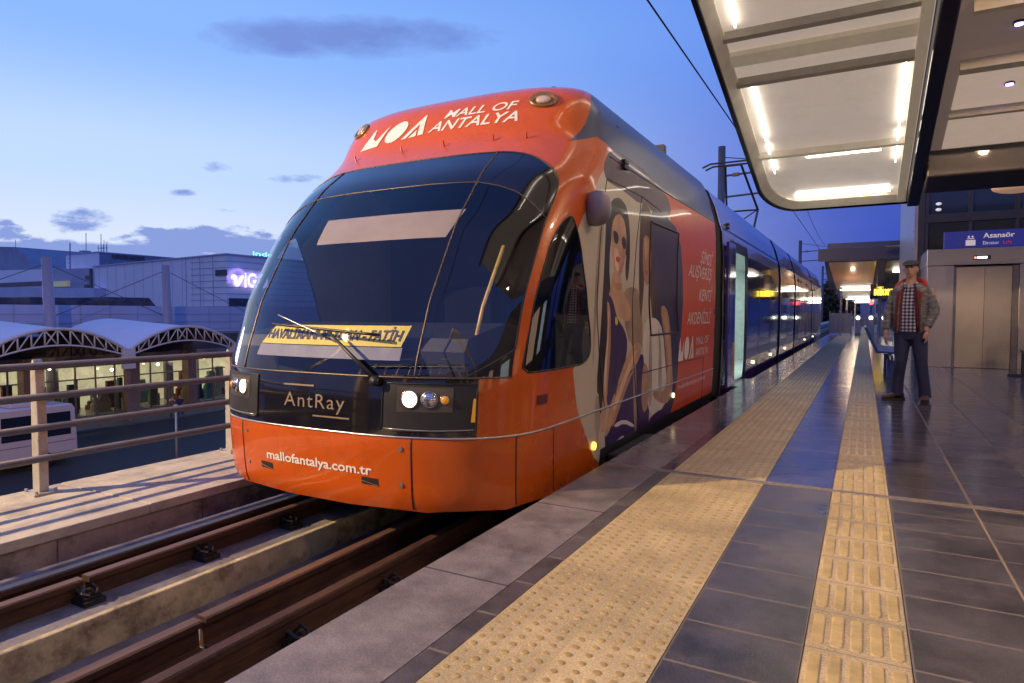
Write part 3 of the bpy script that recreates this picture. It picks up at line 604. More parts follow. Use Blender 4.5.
# ------------------------------------------------------------------ platform
PE = -1.61; YJ = 4.37
def tileM(name, col, sx, sy, ox, oy, rough, var=.25, tvar=.35, grout=(.10, .09, .085), gw=.012, rvar=.08, bump=.15, offs=0, dirt=(.03, .028, .03), damt=.6, streak=0):
    """rectangular tiles of sx by sy metres, each with its own tone, grout lines between"""
    m = bpy.data.materials.new(name); m.use_nodes = True; t = m.node_tree; L = t.links.new; b = t.nodes['Principled BSDF']
    tc = nd(t, 'ShaderNodeTexCoord'); sp = nd(t, 'ShaderNodeSeparateXYZ'); L(tc.outputs['Object'], sp.inputs[0])
    def mth(op, a, c=None):
        n = nd(t, 'ShaderNodeMath', operation=op)
        for i, v in enumerate((a, c)):
            if v is None: continue
            if isinstance(v, (int, float)): n.inputs[i].default_value = v
            else: L(v, n.inputs[i])
        return n.outputs[0]
    u = mth('DIVIDE', mth('SUBTRACT', sp.outputs[0], ox), sx); v = mth('DIVIDE', mth('SUBTRACT', sp.outputs[1], oy), sy)
    fu, fv = mth('FLOOR', u), mth('FLOOR', v); ru, rv = mth('FRACT', u), mth('FRACT', v)
    eu = mth('MULTIPLY', mth('SUBTRACT', .5, mth('ABSOLUTE', mth('SUBTRACT', ru, .5))), sx); ev = mth('MULTIPLY', mth('SUBTRACT', .5, mth('ABSOLUTE', mth('SUBTRACT', rv, .5))), sy)
    g = mth('LESS_THAN', mth('MINIMUM', eu, ev), gw/2)
    cb = nd(t, 'ShaderNodeCombineXYZ'); L(fu, cb.inputs[0]); L(fv, cb.inputs[1]); wn = nd(t, 'ShaderNodeTexWhiteNoise'); L(cb.outputs[0], wn.inputs[0])
    n1 = nd(t, 'ShaderNodeTexNoise', Scale=2.2, Detail=9.0, Roughness=.7); L(tc.outputs['Object'], n1.inputs['Vector'])
    n2 = nd(t, 'ShaderNodeTexNoise', Scale=140.0, Detail=3.0); L(tc.outputs['Object'], n2.inputs['Vector'])
    k = mth('ADD', mth('MULTIPLY', mth('SUBTRACT', wn.outputs[0], .5), tvar), mth('ADD', mth('MULTIPLY', mth('SUBTRACT', n1.outputs[0], .5), var*8), mth('MULTIPLY', mth('SUBTRACT', n2.outputs[0], .5), 1.5)))
    k = mth('MAXIMUM', mth('ADD', k, 1), .25)
    vs = nd(t, 'ShaderNodeVectorMath', operation='SCALE'); vs.inputs[0].default_value = col; L(k, vs.inputs['Scale'])
    n4 = nd(t, 'ShaderNodeTexNoise', Scale=5.0, Detail=10.0, Roughness=.75); L(tc.outputs['Object'], n4.inputs['Vector'])
    mr = nd(t, 'ShaderNodeMapRange'); mr.inputs['From Min'].default_value = .54; mr.inputs['From Max'].default_value = .70; mr.inputs['To Max'].default_value = damt; L(n4.outputs[0], mr.inputs[0])
    m0 = nd(t, 'ShaderNodeMix', data_type='RGBA'); L(mr.outputs[0], m0.inputs[0]); L(vs.outputs[0], m0.inputs[6]); m0.inputs[7].default_value = (*dirt, 1)
    mx = nd(t, 'ShaderNodeMix', data_type='RGBA'); L(g, mx.inputs[0]); L(m0.outputs[2], mx.inputs[6]); mx.inputs[7].default_value = (*grout, 1); L(mx.outputs[2], b.inputs['Base Color'])
    rr = mth('ADD', mth('ADD', rough, mth('MULTIPLY', mth('SUBTRACT', n1.outputs[0], .5), rvar*5)), mth('MULTIPLY', mth('SUBTRACT', n4.outputs[0], .5), rvar*2))
    rr = mth('MAXIMUM', mth('ADD', rr, mth('MULTIPLY', g, .3)), .06); L(rr, b.inputs['Roughness'])
    h = mth('ADD', mth('SUBTRACT', mth('MULTIPLY', n2.outputs[0], .12), mth('MULTIPLY', g, 1.0)), mth('ADD', mth('MULTIPLY', wn.outputs[0], .2), mth('MULTIPLY', n1.outputs[0], .8)))
    bp = nd(t, 'ShaderNodeBump', Strength=bump, Distance=.004); L(h, bp.inputs['Height']); L(bp.outputs[0], b.inputs['Normal'])
    return m
gr_near = tileM('granite_tiles_near', (.075, .066, .072), .403, .3, .153, YJ, .34, var=.5, tvar=.6, grout=(.17, .14, .12), damt=.7, bump=.3)
gr_mid = tileM('granite_tiles_mid', (.08, .072, .078), .389, .3, -.539, YJ, .34, var=.5, tvar=.6, grout=(.17, .14, .12), damt=.7, bump=.3)
gr_midf = tileM('granite_tiles_mid_far', (.075, .068, .078), .389, .3, -.539, YJ, .18, var=.25, grout=(.085, .075, .08), gw=.006, rvar=.05, damt=.5, bump=.1)
gr_far = tileM('granite_tiles_far', (.07, .062, .068), .403, .3, .153, YJ, .17, var=.3, grout=(.085, .07, .068), gw=.007, rvar=.05, tvar=.6, damt=.6, bump=.12)
edgeM = tileM('edge_stone', (.165, .145, .15), 9, 1.08, -9, YJ+.0-1.08*20, .5, var=.42, tvar=.3, grout=(.05, .045, .045), gw=.012, dirt=(.075, .062, .065), damt=.85, bump=.3)
edgeF = tileM('edge_stone_far', (.15, .13, .145), 9, 1.08, -9, YJ-1.08*20, .2, var=.28, tvar=.3, grout=(.05, .05, .05), gw=.012, dirt=(.07, .06, .06), damt=.7)
tact = tileM('tactile_yellow', (.46, .365, .205), .3, .3, -1.135, YJ, .58, var=.22, tvar=.2, grout=(.44, .33, .16), gw=.004, dirt=(.34, .27, .17), damt=.6)
tact2 = tileM('tactile_guide', (.52, .41, .24), .3, .3, -.15, YJ, .55, var=.24, tvar=.3, grout=(.30, .23, .13), gw=.007, dirt=(.36, .29, .20), damt=.6)
tbar = M('tactile_bar', (.50, .37, .15), .5, var=.25, scale=9, dirt=(.30, .24, .16), dscale=20, damt=.5)
YN, YF = -6.0, 62.0; XR = 9.0
ZS = -1.5
pl = MB(); pl.box(PE-.0, XR, YN, YF, ZS, -.06); struct(pl.build('platform_base', concside))
def slab(x0, x1, y0, y1, m, name, z=0, th=.058): return struct(MB().box(x0, x1, y0, y1, z-th, z).build(name, m))
for (y0, y1, a, b, nm) in ((YN, YJ-.02, gr_near, edgeM, ''), (YJ+.02, YF, gr_far, edgeF, '')):
    slab(PE-.02, -1.226, y0, y1, b, 'platform_edge'); slab(-1.222, -1.139, y0, y1, a, 'platform_floor')
    slab(-.537, -.152, y0, y1, gr_mid if a is gr_near else gr_midf, 'platform_floor'); slab(.153, XR, y0, y1, a, 'platform_floor')
    slab(-1.135, -.541, y0, y1, tact, 'tactile_paving', .001); slab(-.149, .150, y0, y1, tact2, 'tactile_paving', .001)
struct(MB().box(PE-.02, XR, YJ-.02, YJ+.02, -.06, -.012).build('joint_gap', rubber))
struct(MB().box(PE-.02, XR, YJ-.030, YJ-.010, -.03, .004).box(PE-.02, XR, YJ+.010, YJ+.030, -.03, .004).build('joint_strip', M('joint_metal', (.36, .30, .25), .4, metal=.5, var=.3, scale=30)))
struct(MB().box(.550, .560, YN, YJ-.02, -.01, .0015).build('joint_line', M('joint_mortar', (.26, .19, .15), .7)))
struct(MB().box(.547, .563, YJ+.02, 15, -.01, .0015).build('joint_line', M('joint_mortar_far', (.16, .12, .11), .4)))
# raised domes and bars
def dome_ring(mb, x, y, n=8):
    w_ = random.uniform(.86, 1.1); hz_ = random.choice((1, 1, 1, .8, .6)); rg = lambda r, z: [(x+r*w_*math.cos(2*math.pi*i/n), y+r*w_*.9*math.sin(2*math.pi*i/n), z*hz_) for i in range(n)]
    mb.loft([rg(.0160, 0), rg(.0140, .0030), rg(.010, .0040)], cap=False); k = len(mb.v); mb.f.append(tuple(range(k-n, k))); mb.m.append(mb.cur)
def flipfix(o): return o
dm = MB(); y = .9; row = 0
while y < 26:
    if abs(y-YJ) > .05:
        for i in range(10):
            x = -1.135+.03+.0594*i+(.004 if i > 4 else -.004); dome_ring(dm, x+random.uniform(-.0012, .0012), y+(.027 if i % 2 else 0)+random.uniform(-.0012, .0012), 8 if y < 8 else 6)
    y += .054; row += 1
struct(dm.build('tactile_domes', M('dome_worn', (.40, .285, .11), .5, var=.2, scale=9, dirt=(.25, .19, .12), dscale=20, damt=.6), smooth=True, fix=False))
bb = MB(); k0 = -12
for k in range(-12, 150):
    y0 = YJ+.3*k
    for i in range(5):
        x = -.15+.034+.058*i; a, b = y0+.03, y0+.27
        w0 = random.uniform(.92, 1.08); hz = random.choice((1, 1, .9, .75))
        def bar(w, e, z):
            w *= w0; z *= hz; return [(x-w, a+e+w*.5, z), (x-w*.5, a+e, z), (x+w*.5, a+e, z), (x+w, a+e+w*.5, z), (x+w, b-e-w*.5, z), (x+w*.5, b-e, z), (x-w*.5, b-e, z), (x-w, b-e-w*.5, z)]
        bb.loft([bar(.020, 0, .0005), bar(.018, .002, .0040), bar(.014, .006, .0050)], cap=False); kk = len(bb.v); bb.f.append(tuple(range(kk-8, kk))); bb.m.append(0)
struct(bb.build('tactile_bars', tbar, fix=False))
# ------------------------------------------------------------------ track
YT0, YT1 = -8, 160
struct(MB().box(-4.46, PE, YT0, YT1, -1.2, -.60).build('track_floor', concbed))
struct(MB().box(-4.30, -3.36, YT0, YT1, -.60, -.435).build('track_plinth', concbed, bevel=.01))
struct(MB().box(-3.36, -3.315, YT0, YT1, -.62, -.420).build('plinth_edge', concyel, bevel=.008))
struct(MB().box(-2.75, PE, YT0, YT1, -.60, -.46).build('track_plinth', concbed, bevel=.01))
def rail(x, y0, y1, top, name, lab, hd=railtop, lean=0):
    pr = [(-.065, -.155), (.065, -.155), (.065, -.145), (.012, -.13), (.008, -.045), (.034, -.035), (.036, -.008), (.028, 0), (-.028, 0), (-.036, -.008), (-.034, -.035), (-.008, -.045), (-.012, -.13), (-.065, -.145)]
    mb = MB(); n = len(pr); mb.mat(rust); vs = [(x+a, yy, top+b) for yy in (y0, y1) for a, b in pr]
    mb.v = list(vs)
    for i in range(n):
        mb.mat(hd if i in (6, 7, 8) else rust); mb.f.append((i, i+n, (i+1) % n+n, (i+1) % n)); mb.m.append(mb.cur)
    mb.mat(rust); mb.f += [tuple(range(n)), tuple(range(2*n-1, n-1, -1))]; mb.m += [mb.cur]*2
    return tag(mb.build(name, None), lab, 'rail', 'steel rails of the tram track')
rail(-3.835, YT0, YT1, -.318, 'running_rail', 'dark polished steel running rail next to the stone kerb below the railing', railtopdk)
rail(-2.36, YT0, YT1, -.318, 'running_rail', 'dark brown running rail nearest to the platform edge', rust)
rail(-3.63, YT0, 1.86, -.318, 'guard_rail', 'short rusty guard rail length beside the kerb-side running rail, before its joint')
rail(-3.63, 1.885, YT1, -.314, 'guard_rail', 'long rusty guard rail running under the tram beside the kerb-side rail')
rail(-2.665, YT0, 1.86, -.318, 'guard_rail', 'short rusty guard rail length beside the platform-side running rail, before its gap')
rail(-2.665, 1.88, YT1, -.314, 'guard_rail', 'long rusty guard rail running under the tram beside the platform-side rail')
clipm = M('fastener_iron', (.022, .018, .017), .6, metal=.3, var=.4, scale=30, bump=.4)
def clip(x, y, z):
    mb = MB(); random.seed(int(x*100+y*10))
    mb.box(x-.085, x+.075, y-.07, y+.07, z, z+.035).box(x-.02, x+.05, y-.055, y+.055, z+.03, z+.055)
    for s in (-1, 1): mb.tube([(x-.09, y+s*.03, z+.05), (x-.05, y+s*.05, z+.10), (x+.01, y+s*.05, z+.075), (x+.05, y+s*.02, z+.065)], .012, 6)
    mb.tube([(x-.0, y, z+.03), (x-.0, y, z+.10)], .017, 6); mb.tube([(x, y, z+.06), (x, y, z+.075)], .03, 6)
    mb.v = [(x+(a-x)*.78, y+(b-y)*.78, z+(c-z)*.78) for a, b, c in mb.v]
    return mb.build('rail_fastener', clipm)
c0 = clip(-3.55, 1.86, -.436)
tag(c0, 'black rail fastener beside the joint of the guard rail near the kerb', 'rail fastener', 'iron rail fasteners along the track')
ccs = [(-3.55, 2.55, 'black rail fastener halfway between two others on the wet concrete strip'), (-3.55, 3.22, 'black rail fastener on the concrete strip right before the tram bumper shadow'), (-2.26, 2.1, 'black rail fastener tight against the platform edge slab'), (-2.26, 2.78, 'black rail fastener beside the platform edge under the tram corner')]
for x, y, l in ccs:
    c = c0.copy(); COL.objects.link(c); c.location = (x+3.55, y-1.86, -.02 if x > -3 else 0); c['label'] = l
# kerb wall on the far side of the track
kt = MB()
for i, (a, b) in enumerate(((-6, .4), (.405, 1.45), (1.455, 2.75), (2.755, 4.3), (4.305, 6), (6.005, 20), (20.005, 160))):
    kt.box(-5.62, -4.44, a, b, -.34+(i % 2)*.001, -.272+(i % 2)*.002)
tag(kt.build('stone_coping', conc, bevel=.006), 'pale stone coping on top of the kerb wall under the metal railing', 'coping')
ks = MB(); ks.box(-5.6, -4.47, -6, 160, -1.3, -.342)
for i in range(40): ks.box(-4.475, -4.462+random.uniform(0, .004), -6+i*1.02, -6+i*1.02+1.01, -.60, -.345)
tag(ks.build('kerb_wall', concside), 'weathered block kerb wall between the rails and the pale coping', 'wall')
struct(MB().box(-5.5, -4.47, -6, 160, -7.1, -1.2).build('viaduct_wall', concside))
# railing
rl = thing('railing', 'grey metal railing with four pipes and flat pale posts on the kerb coping', 'railing', (-5.44, 2.53, -.27))
XRL = -5.44
py = [-2.5, -.83, .85, 2.53, 4.21, 5.89, 7.57]+[9.25+1.68*i for i in range(20)]
for y in py:
    if y < -1: continue
    mb = MB(); mb.prism([(XRL-.05, -.262), (XRL+.05, -.262), (XRL+.055, .2), (XRL+.035, .70), (XRL+.0, .745), (XRL-.035, .70), (XRL-.045, .2)], 'y', y-.033, y+.033)
    q = mb.build('post', postM, rl, bevel=.006)
    MB().box(XRL-.10, XRL+.10, y-.09, y+.09, -.272, -.256).tube([(XRL-.075, y-.065, -.26), (XRL-.075, y-.065, -.235)], .012, 6).tube([(XRL+.075, y-.065, -.26), (XRL+.075, y-.065, -.235)], .012, 6).tube([(XRL+.075, y+.065, -.26), (XRL+.075, y+.065, -.235)], .012, 6).build('base_plate', postM, q)
for i, z in enumerate((.695, .465, .235, .005)):
    mb = MB(); xo = XRL+.085
    mb.tube([(xo, -1.2, z), (xo, 42, z)], .028, 12); mb.build('pipe', railM, rl, smooth=True)
    mb = MB()
    for y in py[1:]: mb.box(XRL+.03, xo, y-.012, y+.012, z-.016, z+.016)
    mb.build('pipe_bracket', railM, rl)
# ------------------------------------------------------------------ street below and mall
GZ = -7.1
asph = M('asphalt', (.014, .013, .015), .75, var=.35, scale=.4, bump=.3, bscale=20)
struct(MB().add([(-1200, -600, GZ), (900, -600, GZ), (900, 1500, GZ), (-1200, 1500, GZ)], [(0, 1, 2, 3)]).build('ground', asph))
pav = M('pavement', (.10, .09, .085), .7, var=.3, scale=.5)
struct(MB().box(-62, -47, -20, 90, GZ, GZ+.14).build('pavement', pav))
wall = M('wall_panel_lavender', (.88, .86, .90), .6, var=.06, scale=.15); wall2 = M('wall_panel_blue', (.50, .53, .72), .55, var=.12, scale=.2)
wall3 = M('wall_panel_greyblue', (.36, .37, .50), .55, var=.1, scale=.2); roofdk = M('roof_dark', (.20, .23, .34), .6, var=.15, scale=.3); stripdk = M('skylight_dark', (.07, .06, .08), .5, var=.5, scale=1.0)  # wall3 is a darker grey-blue wall panel colour
lineM = M('panel_joint', (.42, .43, .56), .7, var=0)
def at(px, y, d):       # point on the view ray through a pixel at depth d along the view axis
    r = raydir(px, y); return Vector((r[0]*d, r[1]*d, HC+r[2]*d))
def atX(px, y, X):
    r = raydir(px, y); s = X/r[0]; return Vector((X, r[1]*s, HC+r[2]*s))
def atY(px, y, Y):
    r = raydir(px, y); s = Y/r[1]; return Vector((r[0]*s, Y, HC+r[2]*s))
mall = thing('shopping_mall', 'large windowless lavender shopping mall with stepped blocks and a lit sign', 'building', (-113, 86.5, GZ))
# big block
zt = atY(226, 254.5, 86.5).z; xc = atY(226, 254.5, 86.5).x; xl = atY(94, 267, 86.5).x
zl_ = atY(94, 267, 86.5).z; MB().prism([(xl, GZ), (xc, GZ), (xc, zt), (xl, zl_)], 'y', 86.5, 175).build('main_block', wall, mall)
jl = MB()
for i in range(9):
    z = zt-1.3*(i+1); x0 = atY(200, 280, 86.5).x; jl.box(x0-3, xc+.05, 86.42, 86.5, z, z+.10); jl.box(xc, xc+.08, 86.5, 150, z, z+.10)
for x in (atY(186, 280, 86.5).x, atY(200, 280, 86.5).x, atY(213, 280, 86.5).x): jl.box(x, x+.15, 86.43, 86.5, zt-13, zt)
for k in range(12): jl.box(xl+2+k*3.4, xl+2.05+k*3.4, 86.46, 86.5, zt-13, zt)
jl.build('panel_joints', lineM, mall)
MB().prism([(xl-.3, zl_), (xc+.3, zt), (xc+.3, zt+.25), (xl-.3, zl_+.25)], 'y', 86.2, 175).build('parapet_cap', wall2, mall)
a = atY(216, 271, 86.5); MB().box(a.x, a.x+3.4, 86.3, 86.5, a.z-1.0, a.z+.2).build('vent_window', stripdk, mall)
a = atX(229, 303, xc); MB().box(xc, xc+.15, a.y, a.y+7, a.z-.6, a.z+1.0).build('vent_window', stripdk, mall)
# sign on the side face
neon = M('neon_white_violet', (.8, .7, 1), .4, emit=(.70, .62, 1.0), es=1.5); neon2 = M('neon_violet', (.5, .4, 1), .4, emit=(.36, .26, .95), es=1.1); neonc = M('neon_cyan', (.4, .8, 1), .4, emit=(.2, .75, .95), es=1.8)
def signpt(px, py): p = atX(px, py, xc+.5); return p
sg = thing('wall_sign', 'glowing violet swirl emblem and white letters on the mall corner wall', 'sign', tuple(signpt(232, 280)))
P = [signpt(*p) for p in smoothp([(230, 283), (229, 276), (233, 271), (240, 269), (244, 273), (243, 280), (239, 286)], 2, False)]
MB().tube(P, .26, 6).build('emblem', neon2, sg, smooth=True)
P = [signpt(*p) for p in smoothp([(231, 277), (235, 275), (236, 281), (237, 286), (240, 283), (243, 276)], 2, False)]
MB().tube(P, .34, 6).build('emblem', neon, sg, smooth=True)
vs, fs = text_geo('IGO', 1, 0, .03); p0 = signpt(243.5, 287); w = 7.5; h = 3.0
MB().add([(xc+.6, p0.y+v[0]*3.4, p0.z+v[1]*h/.73) for v in vs], fs).build('letters', neon, sg, fix=False)
vs, fs = text_geo('index', 1, 0, .02); p0 = atX(252, 259, xc)
t2 = thing('rooftop_sign', 'small cyan letter sign standing on the mall roof edge', 'sign', (xc, p0.y, zt))
MB().add([(xc+.1, p0.y+v[0]*3.2, zt+.35+v[1]*1.3) for v in vs], fs).build('letters', neonc, t2, fix=False)
MB().box(xc-.1, xc, p0.y, p0.y+8, zt+.15, zt+.4).build('sign_frame', stripdk, t2)
# low band wall and terraces
bw = MB(); bz = atX(100, 305.5, -62).z
bw.box(-66, -62, -30, 120, GZ, bz); bw.build('band_wall', wall2, mall)
jl = MB()
for i in range(60): jl.box(-62, -61.95, -30+2.6*i, -29.93+2.6*i, bz-2.4, bz)
for k in range(3): jl.box(-62, -61.95, -30, 120, bz-.8*(k+1), bz-.8*(k+1)+.05)
jl.build('panel_joints', lineM, mall)
for (a0, a1) in ((-12, 28), (30, 106), (108, 162)):
    p0, p1 = atX(a0, 304, -70), atX(a1, 304, -70); q = atX(a0, 297, -70)
    MB().prism([(p0.y, p0.z-1), (p1.y, p0.z-1), (p1.y-1.5, q.z), (p0.y, q.z)], 'x', -78, -70).build('skylight_band', stripdk, mall)
def blk(px0, px1, ytop, Y, dep, m, name, yr=None):
    a = atY(px0, ytop, Y); b = atY(px1, ytop, Y); z1 = b.z if yr is None else atY(px1, yr, Y).z
    return MB().prism([(a.x, GZ), (b.x, GZ), (b.x, z1), (a.x, a.z)], 'y', Y, Y+dep).build(name, m, mall)
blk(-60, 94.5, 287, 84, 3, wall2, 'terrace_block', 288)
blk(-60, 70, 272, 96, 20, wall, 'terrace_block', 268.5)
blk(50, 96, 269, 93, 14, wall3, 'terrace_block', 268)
a, b = atY(50, 287, 92.5), atY(68, 281, 92.5); MB().box(a.x, b.x, 92.3, 93, a.z, b.z).build('window_band', M('window_band_lit', (.3, .3, .2), .5, emit=(.35, .36, .22), es=.35), mall)
a, b = atY(-20, 287.5, 95), atY(42, 281, 95); MB().box(a.x, b.x, 95.5, 96, a.z, b.z).build('window_band', stripdk, mall)
pts = [(-30, 246), (16, 247), (40, 270), (-30, 274)]; Y = 108; vv = [atY(p[0], p[1], Y) for p in pts]
MB().prism([(v.x, v.z) for v in vv], 'y', Y, Y+25).build('sloping_roof', roofdk, mall)
# penthouse with two faces
Y = 100; a, b = atY(66, 257, Y), atY(98.5, 252.5, Y)
MB().box(a.x, b.x, Y, Y+34, zt-8, b.z).build('roof_plant_room', wall, mall)
MB().box(b.x, b.x+.1, Y+.2, Y+33.9, zt-2, b.z-.1).build('plant_room_side', roofdk, mall)
MB().box(a.x-.3, b.x+.4, Y-.3, Y+34.3, b.z, b.z+.25).build('plant_room_cap', wall3, mall)
p = atX(112, 256, b.x+.1); MB().box(b.x+.1, b.x+.3, p.y, p.y+9, p.z-.7, p.z+.4).build('vent_window', stripdk, mall)
an = [(70, 243, 287, .16), (86, 233, 256, .10), (101, 234, 253, .10), (104, 240, 253, .08), (107, 241, 253, .07), (15.5, 240, 247, .08)]
for i, (x, y0, y1, r) in enumerate(an):
    A, B = atY(x, y1, 98 if i == 0 else 104), atY(x, y0, 98 if i == 0 else 104); mb = MB().tube([A-Vector((0, 0, 2)), B], r, 6)
    if i == 0:
        for k in range(8): zz = A.z+(B.z-A.z)*k/11; mb.box(A.x-.55, A.x+.55, 97.9, 98.1, zz, zz+.12)
        mb.tube([A+Vector((.5, 0, -2)), A+Vector((.5, 0, 6))], .1, 5)
    if i in (2, 3): mb.box(A.x-1.6, A.x+1.6, 103.9, 104.1, A.z+1.3, A.z+1.42); mb.tube([A+Vector((-1.2, 0, .3)), A+Vector((-1.2, 0, 2.2))], .07, 5).tube([A+Vector((1.2, 0, .3)), A+Vector((1.2, 0, 2.4))], .07, 5)
    labs = ['tallest lattice mast with crossbars rising before the plant room', 'thin bare aerial on the plant room roof', 'double-armed aerial near the corner of the plant room roof', 'shorter aerial with crossbar beside the corner aerial on the plant room', 'thinnest aerial of the cluster above the plant room corner', 'small lone aerial on the dark sloping roof']
    tag(mb.build('roof_aerial', roofdk), labs[i], 'aerial', 'aerials on the mall roofs')
p = atY(81, 253, 101); MB().box(p.x-1, p.x+1.2, 101, 103, b.z+.25, b.z+1.1).build('roof_vent', wall3, mall)
for (x, y) in ((88, 278), (87, 287)):
    p = atY(x, y, 92.9); MB().box(p.x-.9, p.x+1.2, 92.7, 93, p.z-.3, p.z+.6).build('wall_lamp_box', stripdk, mall)
p = atY(91, 290, 86.3); MB().box(p.x, p.x+.7, 86.0, 86.4, p.z-3, p.z+5).build('service_ladder', stripdk, mall)
# shopfront
shop = thing('shopfront', 'long glazed ground floor shopfront with bright interior under the arched canopy', 'shopfront', (-53.5, 30, GZ))
glow = M('shop_interior_light', (.8, .75, .6), .6, emit=(.80, .70, .42), es=.55, var=.5, scale=.8)
brown = M('shop_brown_pier', (.26, .15, .10), .5, var=.3, scale=.6); fascia = M('shop_fascia', (.19, .14, .13), .5, var=.3, scale=.3)
MB().box(-62, -58.5, 5, 75, GZ+.14, GZ+3.2).build('shop_floor', M('shop_goods', (.30, .28, .20), .7, var=.6, scale=.7), shop)
MB().box(-58.4, -58.3, 5, 75, GZ+.14, GZ+4.2).build('back_wall', glow, shop)
MB().box(-58.3, -53.6, 5, 75, GZ+.14, GZ+.18).build('shop_floor_finish', M('shop_tile', (.5, .48, .4), .25), shop)
random.seed(3)
lamp_shop = M('shop_ceiling_lamp', (1, 1, .9), .5, emit=(1, .92, .68), es=16)
for k in range(22): y = 7+3*k; MB().box(-56.6, -56.2, y, y+1.4, GZ+3.95, GZ+4.02).build('ceiling_lamp', lamp_shop, shop)
for k in range(110):
    y = random.uniform(7, 72); w = random.uniform(.3, 1.2); h = random.uniform(.4, 2.8); xx = random.uniform(-57.8, -54.6); c = random.choice([(.25, .05, .03), (.04, .06, .12), (.5, .45, .35), (.06, .05, .05), (.12, .25, .22), (.35, .25, .1)])
    mb = MB().box(xx, xx+.5, y, y+w, GZ+.18, GZ+.18+h*.55).box(xx+.1, xx+.4, y+.1, y+w-.1, GZ+.18+h*.55, GZ+.18+h)
    mb.build('display_stand', M('goods', c, .6, var=.4), shop)
MB().box(-53.62, -53.6, 5, 75, GZ+.14, GZ+4.1).build('glazing', glassM('shop_glass', (.8, .82, .8), .02), shop)
mb = MB()
for k in range(48): y = 5+1.5*k; mb.box(-53.6, -53.5, y-.05, y+.05, GZ+.14, GZ+4.1)
mb.box(-53.6, -53.48, 5, 75, GZ+3.0, GZ+3.1); mb.build('mullions', M('mullion_bronze', (.16, .12, .09), .5), shop)
MB().box(-58, -53.4, 5, 75, GZ+4.1, GZ+4.9).build('fascia', fascia, shop)
MB().box(-60, -53.8, 5, 75, GZ+4.9, GZ+6.3).build('upper_wall', M('upper_shop_wall', (.10, .07, .06), .7, var=.4, scale=.4), shop)
for y in (15.3, 24.0, 31.6, 36.8, 46, 55):
    MB().box(-53.5, -52.6, y-.42, y+.42, GZ+.14, GZ+4.9).build('pier', brown, shop)
for k in range(9):
    P = (-52.6, 12+4.3*k+random.uniform(-.6, .6), GZ+3.9+random.uniform(-.5, .3)); MB().ell(P, .11, .11, .11, 8, 6).build('wall_lamp', lamp_shop, shop, smooth=True)
# arched canopy with trusses
memb = two_sided(M('canopy_membrane', (.78, .72, .80), .7, var=.05, scale=.3), (.14, .10, .09)); truss = M('truss_paint', (.70, .60, .54), .5, var=.1)
cz = lambda t: HC-1.05-1.75*(2*t-1)**2*1.0
for k, lab in enumerate(['white arched fabric canopy bay cut by the photo edge beyond the near railing post', 'middle white arched fabric canopy bay above the parked van', 'white arched fabric canopy bay ending behind the tram windscreen', 'white arched fabric canopy bay hidden behind the tram']):
    if k == 3: continue
    y0 = 9.35+9.5*k if k else 9.35; y1 = y0+9.5
    e = thing('arched_canopy', lab, 'canopy', (-48, y0, GZ), 'arched fabric canopies before the shops')
    mb = MB(); ny, nx = 24, 6
    g = [[(-48-1.8*j, y0+(y1-y0)*i/ny, cz(i/ny)+.10*j-(0 if j else 0)) for i in range(ny+1)] for j in range(nx+1)]
    mb.v = [p for r_ in g for p in r_]; mb.f = [(j*(ny+1)+i, j*(ny+1)+i+1, (j+1)*(ny+1)+i+1, (j+1)*(ny+1)+i) for j in range(nx) for i in range(ny)]; mb.m = [0]*len(mb.f)
    mb.build('membrane', memb, e, smooth=True)
    up = [(-47.95, y0+9.5*i/24, cz(i/24)) for i in range(25)]; lo = [(-47.95, y0+9.5*i/24, cz(i/24)-1.0*math.sin(math.pi*min(max(i/24, .0), 1))**.5-.12) for i in range(25)]
    mb = MB().tube(up, .12, 6).tube(lo, .07, 6)
    for i in range(2, 24, 2):
        mb.tube([up[i], lo[i]], .055, 5); j = i+2 if i < 12 else i-2
        if 0 < j < 24: mb.tube([lo[i], up[j]] if (i//2) % 2 else [lo[i], up[j]], .05, 5)
    mb.build('truss', truss, e, smooth=True)
    MB().box(-48.1, -47.8, y1-.45, y1+.45, HC-4.1, HC-2.6).build('saddle_frame', truss, e)
    MB().box(-48.15, -47.95, y1-.12, y1+.12, GZ, HC-4.1).build('column', brown, e)
    mb = MB().mat(brown)
mast = M('mast_paint', (.33, .29, .36), .5, var=.08)
for px0, px1, yt, lab in ((44.5, 49, 257, 'thick leaning mast with stay cables left of the wide mall block'), (164, 165.5, 265, 'slimmer leaning mast with stay cables in front of the wide mall block')):
    A, B = atX(px1+2, 335, -57), atX(px0+1.5, yt, -57)
    e = thing('canopy_mast', lab, 'mast', (A.x, A.y, GZ), 'canopy masts')
    MB().tube([(A.x, A.y, GZ), A, B], [.42, .42, .34], 14).build('pole', mast, e, smooth=True)
    for s in (-1, 1): MB().tube([B-Vector((0, 0, .5)), (A.x, A.y+s*9.5, HC-.2)], .03, 5).build('stay_cable', stripdk, e)
